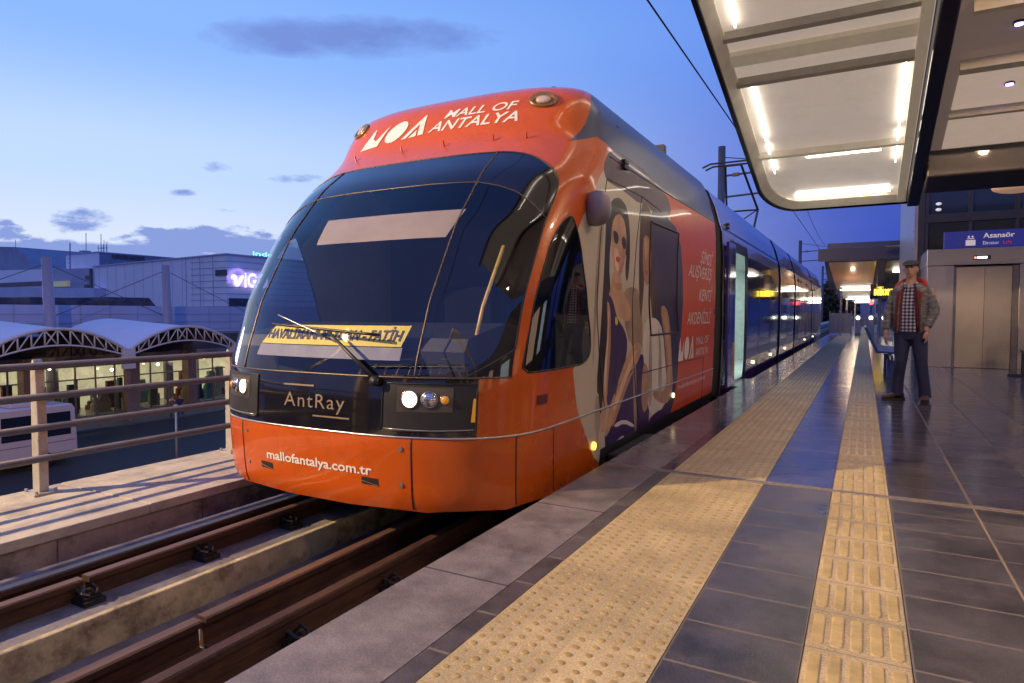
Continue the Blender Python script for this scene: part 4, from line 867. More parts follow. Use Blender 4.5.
# street lamps posts, people and van
wpaint = M('van_paint', (.52, .42, .44), .35, coat=.5, var=.04); vglass = M('van_glass', (.012, .015, .03), .08, coat=.5)
van = thing('parked_van', 'long white minibus with dark windows parked on the street behind the railing', 'van', (-38, 14, GZ))
ve = atX(77, 405, -38).y; vh = atX(60, 404.5, -38).z-GZ; vx = -38
vb = MB(); L0 = ve-7.2
pr = [(L0, .35), (L0-.0, 1.2), (L0+.9, 1.5), (L0+1.6, vh-.2), (L0+2.0, vh), (ve-.25, vh), (ve-.08, vh-.25), (ve+.0, 1.3), (ve+.02, .45), (ve-.15, .3)]
vb.prism([(p, GZ+h) for p, h in pr], 'x', vx-2.0, vx); vb.build('body', wpaint, van, smooth='auto', bevel=.09)
for a, b in ((ve-1.85, ve-.35), (ve-3.6, ve-1.91), (ve-5.2, ve-3.66)): MB().box(vx, vx+.012, a, b, GZ+1.62, GZ+vh-.40).build('window', vglass, van, bevel=.03)
MB().box(vx-1.8, vx-.2, ve-.04, ve+.03, GZ+1.5, GZ+vh-.4).build('rear_window', vglass, van)
MB().box(vx-.005, vx+.008, ve-1.95, ve-1.93, GZ+.5, GZ+1.4).box(vx-.005, vx+.008, ve-4.0, ve-3.98, GZ+.5, GZ+1.4).box(vx-.005, vx+.008, L0+1, ve-.1, GZ+1.28, GZ+1.31).build('body_crease', stripdk, van)
for y in (ve-1.75, L0+1.3):
    MB().tube([(vx-.25, y, GZ+.38), (vx+.02, y, GZ+.38)], .38, 20).build('tyre', rubber, van); MB().tube([(vx, y, GZ+.38), (vx+.03, y, GZ+.38)], .22, 16).build('rim', steel, van)
    MB().tube([(vx-.02, y, GZ+.42), (vx+.006, y, GZ+.42)], .47, 22).build('wheel_arch', seamM, van)
MB().box(vx-1.6, vx-.4, ve-3, ve-1.5, GZ+vh, GZ+vh+.22).build('roof_unit', wpaint, van, bevel=.05)
p = atX(176, 400, -40); 
e = thing('lamp_post', 'thin grey pole standing on the street beyond the railing', 'pole', (-33, atX(176, 420, -33).y, GZ))
MB().tube([(-33, e.location.y, GZ), (-33, e.location.y, GZ+3.1)], .06, 8).tube([(-33, e.location.y, GZ+3.0), (-33, e.location.y, GZ+3.2)], .12, 8).build('pole', postM, e, smooth=True)
# ------------------------------------------------------------------ platform canopy (wing shaped, sloping down away from the camera)
CZ0 = HC+4.488; CS = .24
def cz_(y): return CZ0-CS*y
dkmetal = M('canopy_dark_steel', (.022, .02, .025), .32, coat=.3, var=.2); rimM = M('canopy_rim_glow', (.60, .54, .46), .3, metal=.3, var=.12, emit=(1, .8, .55), es=.10)  # rim is no lamp; backlight is put in as faint emission
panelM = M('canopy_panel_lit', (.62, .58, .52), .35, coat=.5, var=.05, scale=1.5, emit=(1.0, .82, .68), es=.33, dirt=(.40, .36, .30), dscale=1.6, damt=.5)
beamM = M('canopy_cross_beam_glow', (.26, .23, .19), .45, var=.2, scale=4, emit=(1, .8, .55), es=.05); tubeM = M('canopy_tube_lit', (1, 1, 1), .3, emit=(1, .90, .76), es=15)  # cross beams get faint emission standing in for light through a diffuser
frameM = M('canopy_frame_glow', (.50, .46, .38), .35, var=.15, scale=4, emit=(1, .80, .55), es=.17)  # frame glow is painted-in backlight by emission, not a lamp
can = thing('platform_canopy', 'wing shaped platform canopy with lit translucent underside and dark curved edge overhead', 'canopy', (0, 8, 0))
def plate(mb, x0, x1, y0, y1, lo, hi):      # a slab following the slope; lo/hi are offsets from the underside
    vs = [(x, y, cz_(y)+o) for x in (x0, x1) for y in (y0, y1) for o in (lo, hi)]
    return mb.add(vs, [(0, 1, 3, 2), (4, 6, 7, 5), (0, 4, 5, 1), (2, 3, 7, 6), (0, 2, 6, 4), (1, 5, 7, 3)])
YC0, YC1 = 1.2, 11.6
XL0, XR0 = -1.50, .52
def outline(ins, r):
    """left wing outline with a rounded far left corner"""
    x0, y1 = XL0+ins, YC1-ins; c = [(x0+r-r*math.cos(a), y1-r*1.9+r*1.9*math.sin(a)) for a in np.linspace(0, math.pi/2, 9)]
    return [(XR0, YC0), (x0, YC0)]+c+[(XR0, y1)]
def wing(o, lo, hi):
    n = len(o); vs = [(x, y, cz_(y)+lo) for x, y in o]+[(x, y, cz_(y)+hi) for x, y in o]
    return MB().add(vs, [tuple(range(n)), tuple(range(2*n-1, n-1, -1))]+[(i, i+n, (i+1) % n+n, (i+1) % n) for i in range(n)])
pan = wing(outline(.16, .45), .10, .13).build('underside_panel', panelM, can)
wing(outline(0.02, .5), .24, .30).build('roof_skin', shroud, can)
o = outline(0, .5)[1:]; mb = MB()
P = [Vector((x, y, cz_(y)+.07)) for x, y in o]
mb.loft([[(p.x, p.y, p.z-.10), (p.x, p.y, p.z+.26), (p.x+.05, p.y-.0, p.z+.26), (p.x+.05, p.y, p.z-.10)] for p in P]); mb.build('edge_beam', dkmetal, can)
oi = outline(.06, .48)[1:]; oj = outline(.17, .44)[1:]
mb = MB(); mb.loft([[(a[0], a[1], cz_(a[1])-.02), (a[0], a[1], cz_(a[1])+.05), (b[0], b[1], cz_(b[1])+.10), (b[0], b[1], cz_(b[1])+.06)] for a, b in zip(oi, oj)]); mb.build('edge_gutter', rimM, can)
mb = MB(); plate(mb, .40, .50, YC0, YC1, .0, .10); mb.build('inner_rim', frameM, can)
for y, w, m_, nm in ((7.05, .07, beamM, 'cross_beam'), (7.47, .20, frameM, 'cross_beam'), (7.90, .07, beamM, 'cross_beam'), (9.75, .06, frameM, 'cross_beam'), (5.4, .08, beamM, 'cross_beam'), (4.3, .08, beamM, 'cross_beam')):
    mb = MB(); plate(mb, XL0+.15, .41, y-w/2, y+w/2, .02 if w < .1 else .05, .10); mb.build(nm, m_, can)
mb = MB(); plate(mb, .53, .69, YC0, YC1-.1, -.12, .30); mb.build('spine_beam', dkmetal, can, bevel=.02)
def tubes(x, y0, y1): mb = MB(); plate(mb, x-.008, x+.008, y0, y1, .045, .058); mb.build('light_tube', tubeM, can)
for a, b in ((3.4, 4.2), (4.5, 5.3), (5.5, 6.9), (8.0, 9.3), (9.45, 9.68), (9.82, 10.3)): tubes(XL0+.30, a, b); tubes(.33, a, b)
def tubx(y, x0, x1, w=.02): mb = MB(); plate(mb, x0, x1, y-w, y+w, .045, .058); mb.build('light_tube', tubeM, can)
tubx(9.90, -.75, .15, .012); tubx(11.25, -1.0, .30, .018)
# right wing of the canopy
XR1 = 5.2
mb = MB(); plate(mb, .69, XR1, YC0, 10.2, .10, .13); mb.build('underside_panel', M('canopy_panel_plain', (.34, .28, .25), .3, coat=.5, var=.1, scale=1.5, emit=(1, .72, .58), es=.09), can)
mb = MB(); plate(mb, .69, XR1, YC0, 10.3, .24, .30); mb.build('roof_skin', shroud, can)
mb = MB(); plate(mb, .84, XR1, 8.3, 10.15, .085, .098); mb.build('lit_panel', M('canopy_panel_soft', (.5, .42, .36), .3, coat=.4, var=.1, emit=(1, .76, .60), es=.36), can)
mb = MB(); plate(mb, .69, XR1, 10.2, 10.75, -.24, .30); mb.build('end_beam', M('canopy_end_beam', (.05, .04, .04), .4, coat=.3, var=.2), can, bevel=.02)
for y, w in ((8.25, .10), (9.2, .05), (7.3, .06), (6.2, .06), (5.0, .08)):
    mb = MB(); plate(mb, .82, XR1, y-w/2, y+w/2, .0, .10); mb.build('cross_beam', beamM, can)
for x in (1.95, 3.4):
    for a, b in ((8.35, 9.1), (9.3, 9.8), (6.3, 7.2)): tubes(x, a, b)
violet = M('violet_led', (.3, .2, 1), .4, emit=(.22, .12, 1.0), es=30)
for i, (x, y) in enumerate(((1.32, 8.75), (1.22, 7.7), (1.30, 7.1), (1.45, 6.6))):
    mb = MB().tube([(x, y, cz_(y)+.075), (x, y, cz_(y)+.1)], .05, 12); e = mb.build('led_lamp_housing', dkmetal, can)
    MB().tube([(x, y, cz_(y)+.066), (x, y, cz_(y)+.075)], .035, 12).build('led', violet, e)
P = at(1016, 187, 10.2); cl = MB().ell((P.x, P.y, P.z), .32, .32, .09, 20, 8).build('canopy_downlight', M('downlight_shade', (.6, .42, .32), .5, emit=(1, .55, .35), es=.25), None, smooth=True)
tag(cl, 'round peach coloured lamp shade hanging under the dark end beam of the canopy', 'lamp')
mb = MB()
for x in (2.9, 5.0): mb.box(x-.09, x+.09, 10.35, 10.6, 0, cz_(10.45)-.2)
mb = MB().box(3.6, 3.78, 10.35, 10.6, 0, cz_(10.45)-.2).build('support_column', dkmetal, can)
# ------------------------------------------------------------------ lift tower
YL = 15.55
lift = thing('lift_tower', 'lift tower with brushed steel portal, sliding doors and dark glazed shaft above', 'lift', (2.0, YL, 0))
x0, x1, dz = 1.10, 3.6, 2.02
mb = MB(); mb.box(x0, 1.55, YL, YL+1.9, 0, dz+.02).build('portal_side', steel, lift, bevel=.006)
MB().box(2.60, x1, YL, YL+1.9, 0, dz+.02).build('portal_side', steel, lift, bevel=.006)
MB().box(x0-.01, x1, YL-.02, YL+1.9, dz+.023, 2.37).build('portal_header', steel, lift, bevel=.006)
MB().box(1.55, 2.60, YL+.10, YL+.14, 0, dz).box(1.55, 1.60, YL+.02, YL+.10, 0, dz).box(2.50, 2.60, YL+.02, YL+.10, 0, dz).build('door_jamb', M('jamb_steel', (.22, .19, .17), .35, metal=.9, var=.2), lift)
MB().box(1.605, 2.06, YL+.06, YL+.10, .01, dz-.02).build('door', M('lift_door_steel', (.40, .37, .35), .17, metal=1, var=.06), lift)
MB().box(2.065, 2.495, YL+.05, YL+.09, .01, dz-.02).build('door', M('lift_door_steel_b', (.37, .345, .33), .19, metal=1, var=.06), lift)
d_ = MB().box(1.86, 2.14, YL-.03, YL-.02, 2.14, 2.22).build('display', blackplastic, lift)
MB().box(1.92, 2.08, YL-.034, YL-.03, 2.16, 2.20).build('display_digits', M('display_lit', (1, 1, 1), .4, emit=(.7, .85, 1), es=3.5), d_); MB().box(1.875, 1.905, YL-.034, YL-.03, 2.165, 2.195).build('display_arrow', M('display_red', (1, .2, .1), .4, emit=(1, .25, .15), es=3), d_)
MB().box(2.72, 2.80, YL-.02, YL, 1.0, 1.25).build('call_panel', blackplastic, lift)
dglass = M('shaft_glass', (.010, .016, .03), .07, coat=.6, var=.2)
MB().box(x0+.05, 6.5, YL+1.95, YL+4.2, 0, 5.6).build('shaft', dglass, lift)
mb = MB()
for x in (1.2, 2.02, 2.85, 3.7, 4.6): mb.box(x-.035, x+.035, YL+1.88, YL+1.95, 2.4, 5.6)
mb.box(1.15, 6.5, YL+1.86, YL+1.95, 3.13, 3.32).box(1.15, 6.5, YL+1.86, YL+1.95, 4.4, 4.5).box(1.03, 1.16, YL+1.85, YL+1.97, 0, 5.6); mb.build('glazing_bars', dkmetal, lift)
MB().box(1.16, 6.5, YL+1.92, YL+1.948, 2.4, 3.13).build('lower_glass', M('shaft_glass_green', (.02, .02, .016), .1, var=.2), lift)
cladM = M('tower_cladding', (.40, .37, .40), .28, metal=.85, var=.12, scale=1.5); MB().box(.97, 1.04, YL+1.95, YL+9, 0, 5.6).build('side_cladding', cladM, lift)
mb = MB()
for k in range(14): mb.tube([(.965, YL+2.3, .4*k+.2), (.975, YL+2.3, .4*k+.2)], .02, 6)
mb.build('cladding_rivets', dkmetal, lift)
MB().box(1.04, 9, YL+4.2, YL+9, 0, 5.4).build('rear_block', M('tower_rear', (.12, .11, .12), .5), lift)
for z in (3.42, 3.55): MB().ell((1.42, YL+1.9, z), .06, .03, .035, 10, 6).build('small_lamp', M('wall_lamp_soft', (.8, .8, .8), .4, emit=(.7, .7, .8), es=.5), lift, smooth=True)
sgn = thing('lift_sign', 'blue sign reading Asans\u00f6r standing on the steel lift portal', 'sign', (2, YL+.2, 2.37))
blue = M('sign_blue', (.02, .03, .26), .4, var=.05, emit=(.02, .03, .30), es=.12)
MB().prism([(1.38, 2.385), (3.55, 2.385), (3.55, 2.72), (1.38, 2.72)], 'y', YL+.10, YL+.20).build('panel', blue, sgn, bevel=.004)
wt = M('sign_white', (.7, .7, .75), .4, emit=(.7, .7, .8), es=.12, var=0); rt = M('sign_red', (.6, .06, .08), .4, var=0)
def flat_text(t, x, y, z, h, w, m_, nm, par, bold=0):
    vs, fs = text_geo(t, 1, 0, bold); xs = [v[0] for v in vs]; k = w/(max(xs)-min(xs))
    return MB().add([(x+(v[0]-min(xs))*k, y, z+v[1]*h/.73) for v in vs], fs).build(nm, m_, par, fix=False)
flat_text('Asans\u00f6r', 2.02, YL+.096, 2.57, .10, .50, wt, 'lettering', sgn, .02)
flat_text('Elevator', 2.02, YL+.096, 2.44, .07, .26, wt, 'lettering', sgn); flat_text('Lift', 2.34, YL+.096, 2.44, .07, .14, rt, 'lettering', sgn)
MB().box(1.74, 1.90, YL+.094, YL+.10, 2.43, 2.54).box(1.76, 1.88, YL+.094, YL+.10, 2.56, 2.575).ell((1.79, YL+.097, 2.605), .018, .003, .02, 8, 6).ell((1.85, YL+.097, 2.605), .018, .003, .02, 8, 6).build('pictogram', wt, sgn)
# bench partly in view on the right, and blue seats behind the man
bn = thing('platform_bench', 'black metal bench foot and seat edge at the right end before the lift', 'bench', (3.1, 12.3, 0))
fx = at(1012, 384, 11.2)
mbk = None; bx, by = fx.x+.15, fx.y
MB().box(bx-.22, bx+.25, by-.03, by+.03, 0, .04).box(bx-.03, bx+.03, by-.03, by+.03, .04, .40).build('leg', dkmetal, bn, bevel=.008)
MB().box(bx-.02, bx+2.0, by-.22, by+.22, .40, .45).build('seat', dkmetal, bn, bevel=.02)
MB().box(bx+1.7, bx+2.1, by-.03, by+.03, 0, .04).box(bx+1.87, bx+1.93, by-.03, by+.03, .04, .40).build('leg', dkmetal, bn, bevel=.008)
bseat = M('seat_blue', (.02, .05, .22), .35, coat=.3)
bs = thing('seat_row', 'blue plastic seats on a metal beam behind the standing man', 'seats', (.0, 0, 0))
MB().box(.10, .14, 12.2, 14.6, .30, .36).box(.05, .19, 12.4, 12.46, 0, .30).box(.05, .19, 14.3, 14.36, 0, .30).build('beam', bseat, bs)
for k in range(4):
    y = 12.25+.6*k
    s = MB().prism([(-.12, .42), (.28, .40), (.31, .44), (-.08, .46), (-.26, .86), (-.30, .85)], 'y', y, y+.48).build('seat', bseat, bs, bevel=.012)
bs.location = (.30, .2, 0)
# ------------------------------------------------------------------ far shelters, gates
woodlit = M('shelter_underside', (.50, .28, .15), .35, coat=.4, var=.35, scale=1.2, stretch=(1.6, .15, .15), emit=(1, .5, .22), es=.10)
navyf = M('shelter_fascia', (.02, .02, .07), .4, var=.1)
def shelter(y0, x0, x1, zt, ln, drop, lab, und, lampz=True):
    e = thing('far_shelter', lab, 'canopy', (x0, y0, 0), 'shelter roofs further along the platform')
    MB().prism([(y0, zt), (y0, zt+.46), (y0+ln, zt-drop+.3), (y0+ln, zt-drop)], 'x', x0, x1).build('roof', roofdk, e)
    MB().box(x0-.25, x1+.2, y0-.12, y0-.0, zt+.02, zt+.55).build('fascia', navyf, e)
    MB().box(x0+.1, x1-.6, y0-.05, y0+1.5, zt+.56, zt+.78).build('roof_light', shroud, e)
    MB().add([(x0+.15, y0+.05, zt-.03), (x0+1.95, y0+.05, zt-.03), (x0+1.85, y0+ln-.1, zt-drop+.0), (x0+.35, y0+ln-.1, zt-drop+.0)], [(0, 1, 2, 3)]).build('underside', und, e)
    MB().box(x0+2.0, x0+2.25, y0, y0+ln, zt-drop-.05, zt+.1).build('spine_beam', dkmetal, e)
    MB().add([(x0+2.3, y0+.05, zt-.03), (x1, y0+.05, zt-.03), (x1, y0+ln, zt-drop), (x0+2.3, y0+ln, zt-drop)], [(0, 1, 2, 3)]).build('underside', M('shelter_grey', (.22, .19, .19), .5), e)
    MB().box(x0+2.6, x1-.3, y0+1.2, y0+1.35, zt-.45, zt-.38).box(x0+.5, x0+1.8, y0+ln-.3, y0+ln-.2, zt-drop-.06, zt-drop-.02).build('light_tube', tubeM, e)
    MB().box(x0+.5, x0+.6, y0+ln-.3, y0+ln-.2, 0, zt-drop).build('column', steel, e); MB().box(x0+2.1, x0+2.25, y0+ln-.3, y0+ln-.1, 0, zt-drop).build('column', steel, e)
    return e
shelter(31, -1.55, 3.3, 3.30, 4.3, 1.05, 'nearer far shelter with amber lit underside and dark blue fascia', woodlit)
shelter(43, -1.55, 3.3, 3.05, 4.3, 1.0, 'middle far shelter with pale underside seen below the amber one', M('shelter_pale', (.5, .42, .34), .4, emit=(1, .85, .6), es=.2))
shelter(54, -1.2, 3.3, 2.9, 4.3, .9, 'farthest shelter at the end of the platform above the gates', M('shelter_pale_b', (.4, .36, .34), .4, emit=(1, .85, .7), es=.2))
led = M('led_amber', (1, .7, .1), .4, emit=(1, .62, .05), es=4.5)
e = thing('departure_board', 'hanging black departure board with glowing amber characters', 'display board', (1.1, 30, 2.1))
a, b = at(872.5, 296, 29), at(893.5, 287.5, 29)
MB().box(a.x-.1, b.x+.1, a.y, a.y+.25, a.z-.12, b.z+.12).build('housing', blackplastic, e)
random.seed(5); mb = MB(); x = a.x
flat_text('FAT\u0130H 3 DK', a.x+.06, a.y-.01, (a.z+b.z)/2-.14, .25, b.x-a.x-.1, led, 'led_text', e, .06)
MB().box(a.x+.2, a.x+.24, a.y+.1, a.y+.14, b.z+.1, b.z+1.3).box(b.x-.24, b.x-.2, a.y+.1, a.y+.14, b.z+.1, b.z+1.3).build('hanger', dkmetal, e)
gm = M('gate_housing', (.35, .33, .36), .35, metal=.6); gl = M('gate_lamp', (1, 1, .9), .4, emit=(.9, 1, .8), es=6)
gt = thing('ticket_gate', 'leftmost ticket gate pedestal with a white lamp at the platform end', 'ticket gate', (0, 44, 0), 'ticket gates at the platform end')
p0 = at(858, 330, 1).x
def gx_(px, Y): r = raydir(px, 315); return r[0]*Y/r[1]
YG = 38
MB().box(gx_(858, YG)-.14, gx_(858, YG)+.14, YG, YG+1.2, 0, 1.02).build('housing', gm, gt, bevel=.03); MB().ell((gx_(858, YG), YG-.02, .86), .09, .03, .09, 12, 8).build('lamp', gl, gt, smooth=True)
MB().box(gx_(858, YG)+.14, gx_(858, YG)+.6, YG+.5, YG+.54, .5, .9).build('flap', steel, gt)
for px, l in ((871, 'second ticket gate pedestal from the left with a white lamp'), (884, 'third ticket gate pedestal, just left of the standing man')):
    c = copy_tree(gt); c.location.x += gx_(px, YG)-gx_(858, YG); c['label'] = l
bar = thing('steel_barrier', 'low barrier of upright steel sheets closing the far left platform edge', 'barrier', (-1.4, 36, 0))
MB().box(-1.5, -.55, 36, 36.06, .1, 1.1).build('panel', steel, bar); MB().box(-1.54, -1.48, 35.9, 36.1, 0, 1.2).box(-.58, -.52, 35.9, 36.1, 0, 1.2).build('post', steel, bar)
bx2 = thing('platform_cabinet', 'pale upright cabinet standing between the far ticket gates', 'cabinet', (1.1, 42, 0))
MB().box(gx_(875, 42), gx_(881, 42), 42, 42.5, .0, 2.0).build('body', M('cabinet_white', (.6, .6, .62), .4), bx2, bevel=.02); MB().box(gx_(876, 42), gx_(880, 42), 41.98, 42, 1.1, 1.6).build('screen', doorblue, bx2)
e = thing('red_signal', 'small red lit signal on a pole at the platform end', 'signal', (gx_(871, 46), 46, 0))
MB().tube([(gx_(871, 46), 46, 0), (gx_(871, 46), 46, 2.2)], .05, 8).build('pole', dkmetal, e); MB().ell((gx_(871, 46), 45.9, 1.75), .13, .06, .13, 12, 8).build('lamp', M('red_lamp', (1, .1, .1), .4, emit=(1, .06, .08), es=5), e, smooth=True)
blk2 = thing('station_screen', 'dark blue glass screen wall behind the ticket gates', 'wall', (1, 60, 0))
MB().box(-.3, 8, 60, 60.2, 0, 2.6).build('panel', M('screen_blue', (.02, .035, .16), .4, emit=(.03, .06, .3), es=.25, var=.5, scale=.6), blk2); MB().box(-.35, 8, 59.9, 60.3, 2.6, 2.72).build('frame', dkmetal, blk2)
# ------------------------------------------------------------------ overhead line
polem = M('mast_grey', (.14, .14, .17), .5, metal=.4)
for Y, l in ((32, 'nearest overhead line mast rising behind the tram roof next to the pantograph'), (75, 'middle overhead line mast with arm, between the tram roof and the far shelter'), (117, 'farthest overhead line mast with arm, just left of the far shelter')):
    e = thing('catenary_mast', l, 'mast', (-6.1, Y, GZ), 'overhead line masts')
    MB().tube([(-6.1, Y, GZ), (-6.1, Y, 9.0 if Y < 50 else 8.8)], .17, 10).build('pole', polem, e, smooth=True)
    a = MB(); a.tube([(-6.1, Y, 7.6), (-2.2, Y, 7.75)], .05, 6).tube([(-6.1, Y, 6.6), (-2.6, Y, 6.75)], .05, 6).tube([(-2.6, Y, 6.75), (-3.1, Y, 6.05)], .04, 5).tube([(-6.1, Y, 8.5), (-2.2, Y, 7.8)], .025, 5); a.build('arm', polem, e)
    MB().tube([(-2.4, Y, 7.65), (-2.4, Y, 7.9)], .09, 8).tube([(-5.6, Y, 7.62), (-5.3, Y, 7.63)], .09, 8).build('insulator', brown, e)
w = MB().tube([(CX, -30, 6.05), (CX, 32, 6.0), (CX, 75, 6.0), (CX, 160, 6.0)], .016, 5); tag(w.build('contact_wire', dkmetal), 'thin black contact wire running above the tram roof', 'wire')
def sag(y0, y1, n=12): return [(CX+.05, y0+(y1-y0)*i/n, 7.75-1.0*math.sin(math.pi*i/n)) for i in range(n+1)]
w = MB().tube(sag(32, 75)+sag(75, 117)[1:], .014, 5); tag(w.build('carrier_wire', dkmetal), 'sagging carrier wire between the overhead line masts', 'wire')
# ------------------------------------------------------------------ far ground beside the track and greenery
fence = thing('track_fence', 'low blue grey mesh fence along the far side of the track', 'fence', (-1.9, 64, 0))
mb = MB()
for i in range(40): mb.box(-1.95, -1.88, 62.5+2.5*i, 62.6+2.5*i, -.3, 1.0)
for z in (.2, .45, .7, .95): mb.box(-1.94, -1.90, 62, 162, z, z+.05)
mb.build('bars', polem, fence)
struct(MB().box(-1.85, 12, 62, 160, -2, -.25).build('far_path', pav))
leaf = M('foliage', (.05, .06, .025), .7, var=.4, scale=2); leaf2 = M('foliage_autumn', (.13, .07, .02), .7, var=.4, scale=2); bark = M('bark', (.07, .05, .035), .8)
def crown(c, rx, rz, n, s, rnd):
    mb = MB(); cl = [Vector((rnd.gauss(0, .45)*rx, rnd.gauss(0, .45)*rx, rnd.gauss(0, .4)*rz)) for _ in range(14)]
    for _ in range(n):
        p = c+rnd.choice(cl)+Vector((rnd.gauss(0, .2)*rx, rnd.gauss(0, .2)*rx, rnd.gauss(0, .2)*rz)); a = Vector((rnd.uniform(-1, 1), rnd.uniform(-1, 1), rnd.uniform(-1, 1))).normalized()*s; b = a.cross(Vector((rnd.uniform(-1, 1), rnd.uniform(-1, 1), rnd.uniform(-1, 1)))).normalized()*s*.6
        mb.add([p-a, p-b, p+a, p+b], [(0, 1, 2, 3)])
    return mb
rnd = random.Random(4)
trees = [(812, 309, 150, 5.0, 3.4, leaf, 'leftmost dark rounded tree at the far end of the track'), (822, 308, 158, 5, 3.6, leaf2, 'autumn coloured tree second from the tram end'), (833, 306, 150, 4.2, 3.8, leaf2, 'tallest orange brown tree next to the far shelter'), (845, 309, 170, 6, 3.5, leaf, 'dark green tree behind the far shelter post')]
for px, py_, d, rx, rz, mt, l in trees:
    P = at(px, py_, d); e = thing('tree', l, 'tree', (P.x, P.y, GZ), 'trees beyond the end of the track')
    crown(P, rx, rz, 1500, .55, rnd).build('crown', mt, e, fix=False)
    t = MB().tube([(P.x, P.y, GZ), (P.x, P.y, P.z-1)], [.35, .2], 7)
    for k in range(5): t.tube([(P.x, P.y, P.z-2.5), (P.x+rnd.uniform(-2.5, 2.5), P.y+rnd.uniform(-2, 2), P.z+rnd.uniform(0, 2))], [.12, .04], 5)
    t.build('trunk', bark, e)
mb = MB()
for i in range(60):
    P = at(780+i*5, 312, 260+rnd.uniform(-15, 15)); mb.ell((P.x, P.y, rnd.uniform(-1.5, .6)), 7, 6, rnd.uniform(3.5, 5.5), 8, 5)
for v_ in range(len(mb.v)): x, y, z = mb.v[v_]; mb.v[v_] = (x, y, z+noise.noise(Vector((x, y, z))*.4)*1.2)
tag(mb.build('far_treeline', M('treeline', (.035, .04, .05), .8)), None, None, None, 'stuff')
hl = MB(); n = 60
hl.v = [(-900+30*i, 1100, GZ) for i in range(n+1)]+[(-900+30*i, 1100, 14+10*noise.noise(Vector((i*.15, 3, 0)))+5*math.sin(i*.3)) for i in range(n+1)]+[(-900+30*i, 1400, GZ) for i in range(n+1)]
hl.f = [(i, i+1, n+2+i, n+1+i) for i in range(n)]+[(n+1+i, n+2+i, 2*n+3+i, 2*n+2+i) for i in range(n)]; hl.m = [0]*len(hl.f)
struct(hl.build('hills', M('hill_blue', (.05, .07, .14), .9)))
# ------------------------------------------------------------------ people
def remesh(mb, name, mat, parent, vox, sm=6, mats=None):
    o = mb.build(name, mat, parent); md = o.modifiers.new('r', 'REMESH'); md.mode = 'VOXEL'; md.voxel_size = vox; md.use_smooth_shade = True
    m2 = o.modifiers.new('s', 'SMOOTH'); m2.factor = .5; m2.iterations = sm
    dg = bpy.context.evaluated_depsgraph_get(); me = bpy.data.meshes.new_from_object(o.evaluated_get(dg)); o.modifiers.clear(); o.data = me
    me.materials.clear(); me.materials.append(mat); me.polygons.foreach_set('use_smooth', [True]*len(me.polygons)); return o
def limb(mb, pts, n=12):   # pts: (x, y, z, rx, ry)
    rs = []
    for i, (x, y, z, rx, ry) in enumerate(pts): rs.append([(x+rx*math.cos(a), y+ry*math.sin(a), z) for a in np.linspace(0, 2*math.pi, n+1)[:-1]])
    return mb.loft(rs)
def plaidM():
    m = bpy.data.materials.new('plaid_shirt'); m.use_nodes = True; t = m.node_tree; L = t.links.new; b = t.nodes['Principled BSDF']; b.inputs['Roughness'].default_value = .8
    tc = nd(t, 'ShaderNodeTexCoord'); sp = nd(t, 'ShaderNodeSeparateXYZ'); L(tc.outputs['Object'], sp.inputs[0]); outs = []
    for k in (0, 2):
        a = nd(t, 'ShaderNodeMath', operation='MULTIPLY'); L(sp.outputs[k], a.inputs[0]); a.inputs[1].default_value = 1/.042
        f = nd(t, 'ShaderNodeMath', operation='FRACT'); L(a.outputs[0], f.inputs[0]); g = nd(t, 'ShaderNodeMath', operation='LESS_THAN'); L(f.outputs[0], g.inputs[0]); g.inputs[1].default_value = .5; outs.append(g.outputs[0])
    s = nd(t, 'ShaderNodeMath', operation='ADD'); L(outs[0], s.inputs[0]); L(outs[1], s.inputs[1]); h = nd(t, 'ShaderNodeMath', operation='MULTIPLY'); L(s.outputs[0], h.inputs[0]); h.inputs[1].default_value = .5
    cr = nd(t, 'ShaderNodeValToRGB'); e = cr.color_ramp.elements; e[0].color = (.62, .62, .66, 1); e[1].color = (.012, .014, .03, 1); x = e.new(.5); x.color = (.16, .18, .26, 1); L(h.outputs[0], cr.inputs[0]); L(cr.outputs[0], b.inputs['Base Color']); return m
skin = M('skin', (.55, .32, .22), .5, var=.08, scale=20); jean = M('jeans', (.028, .034, .085), .85, var=.3, scale=14, bump=.3, bscale=60)
jk = M('jacket_grey', (.14, .14, .145), .5, var=.5, scale=18, bump=.5, stretch=(1, 1, 2.5), dirt=(.42, .40, .38), dscale=14, damt=.8); jred = M('jacket_red_lining', (.50, .02, .014), .6, var=.2); jdark = M('jacket_dark_lining', (.13, .018, .018), .7)
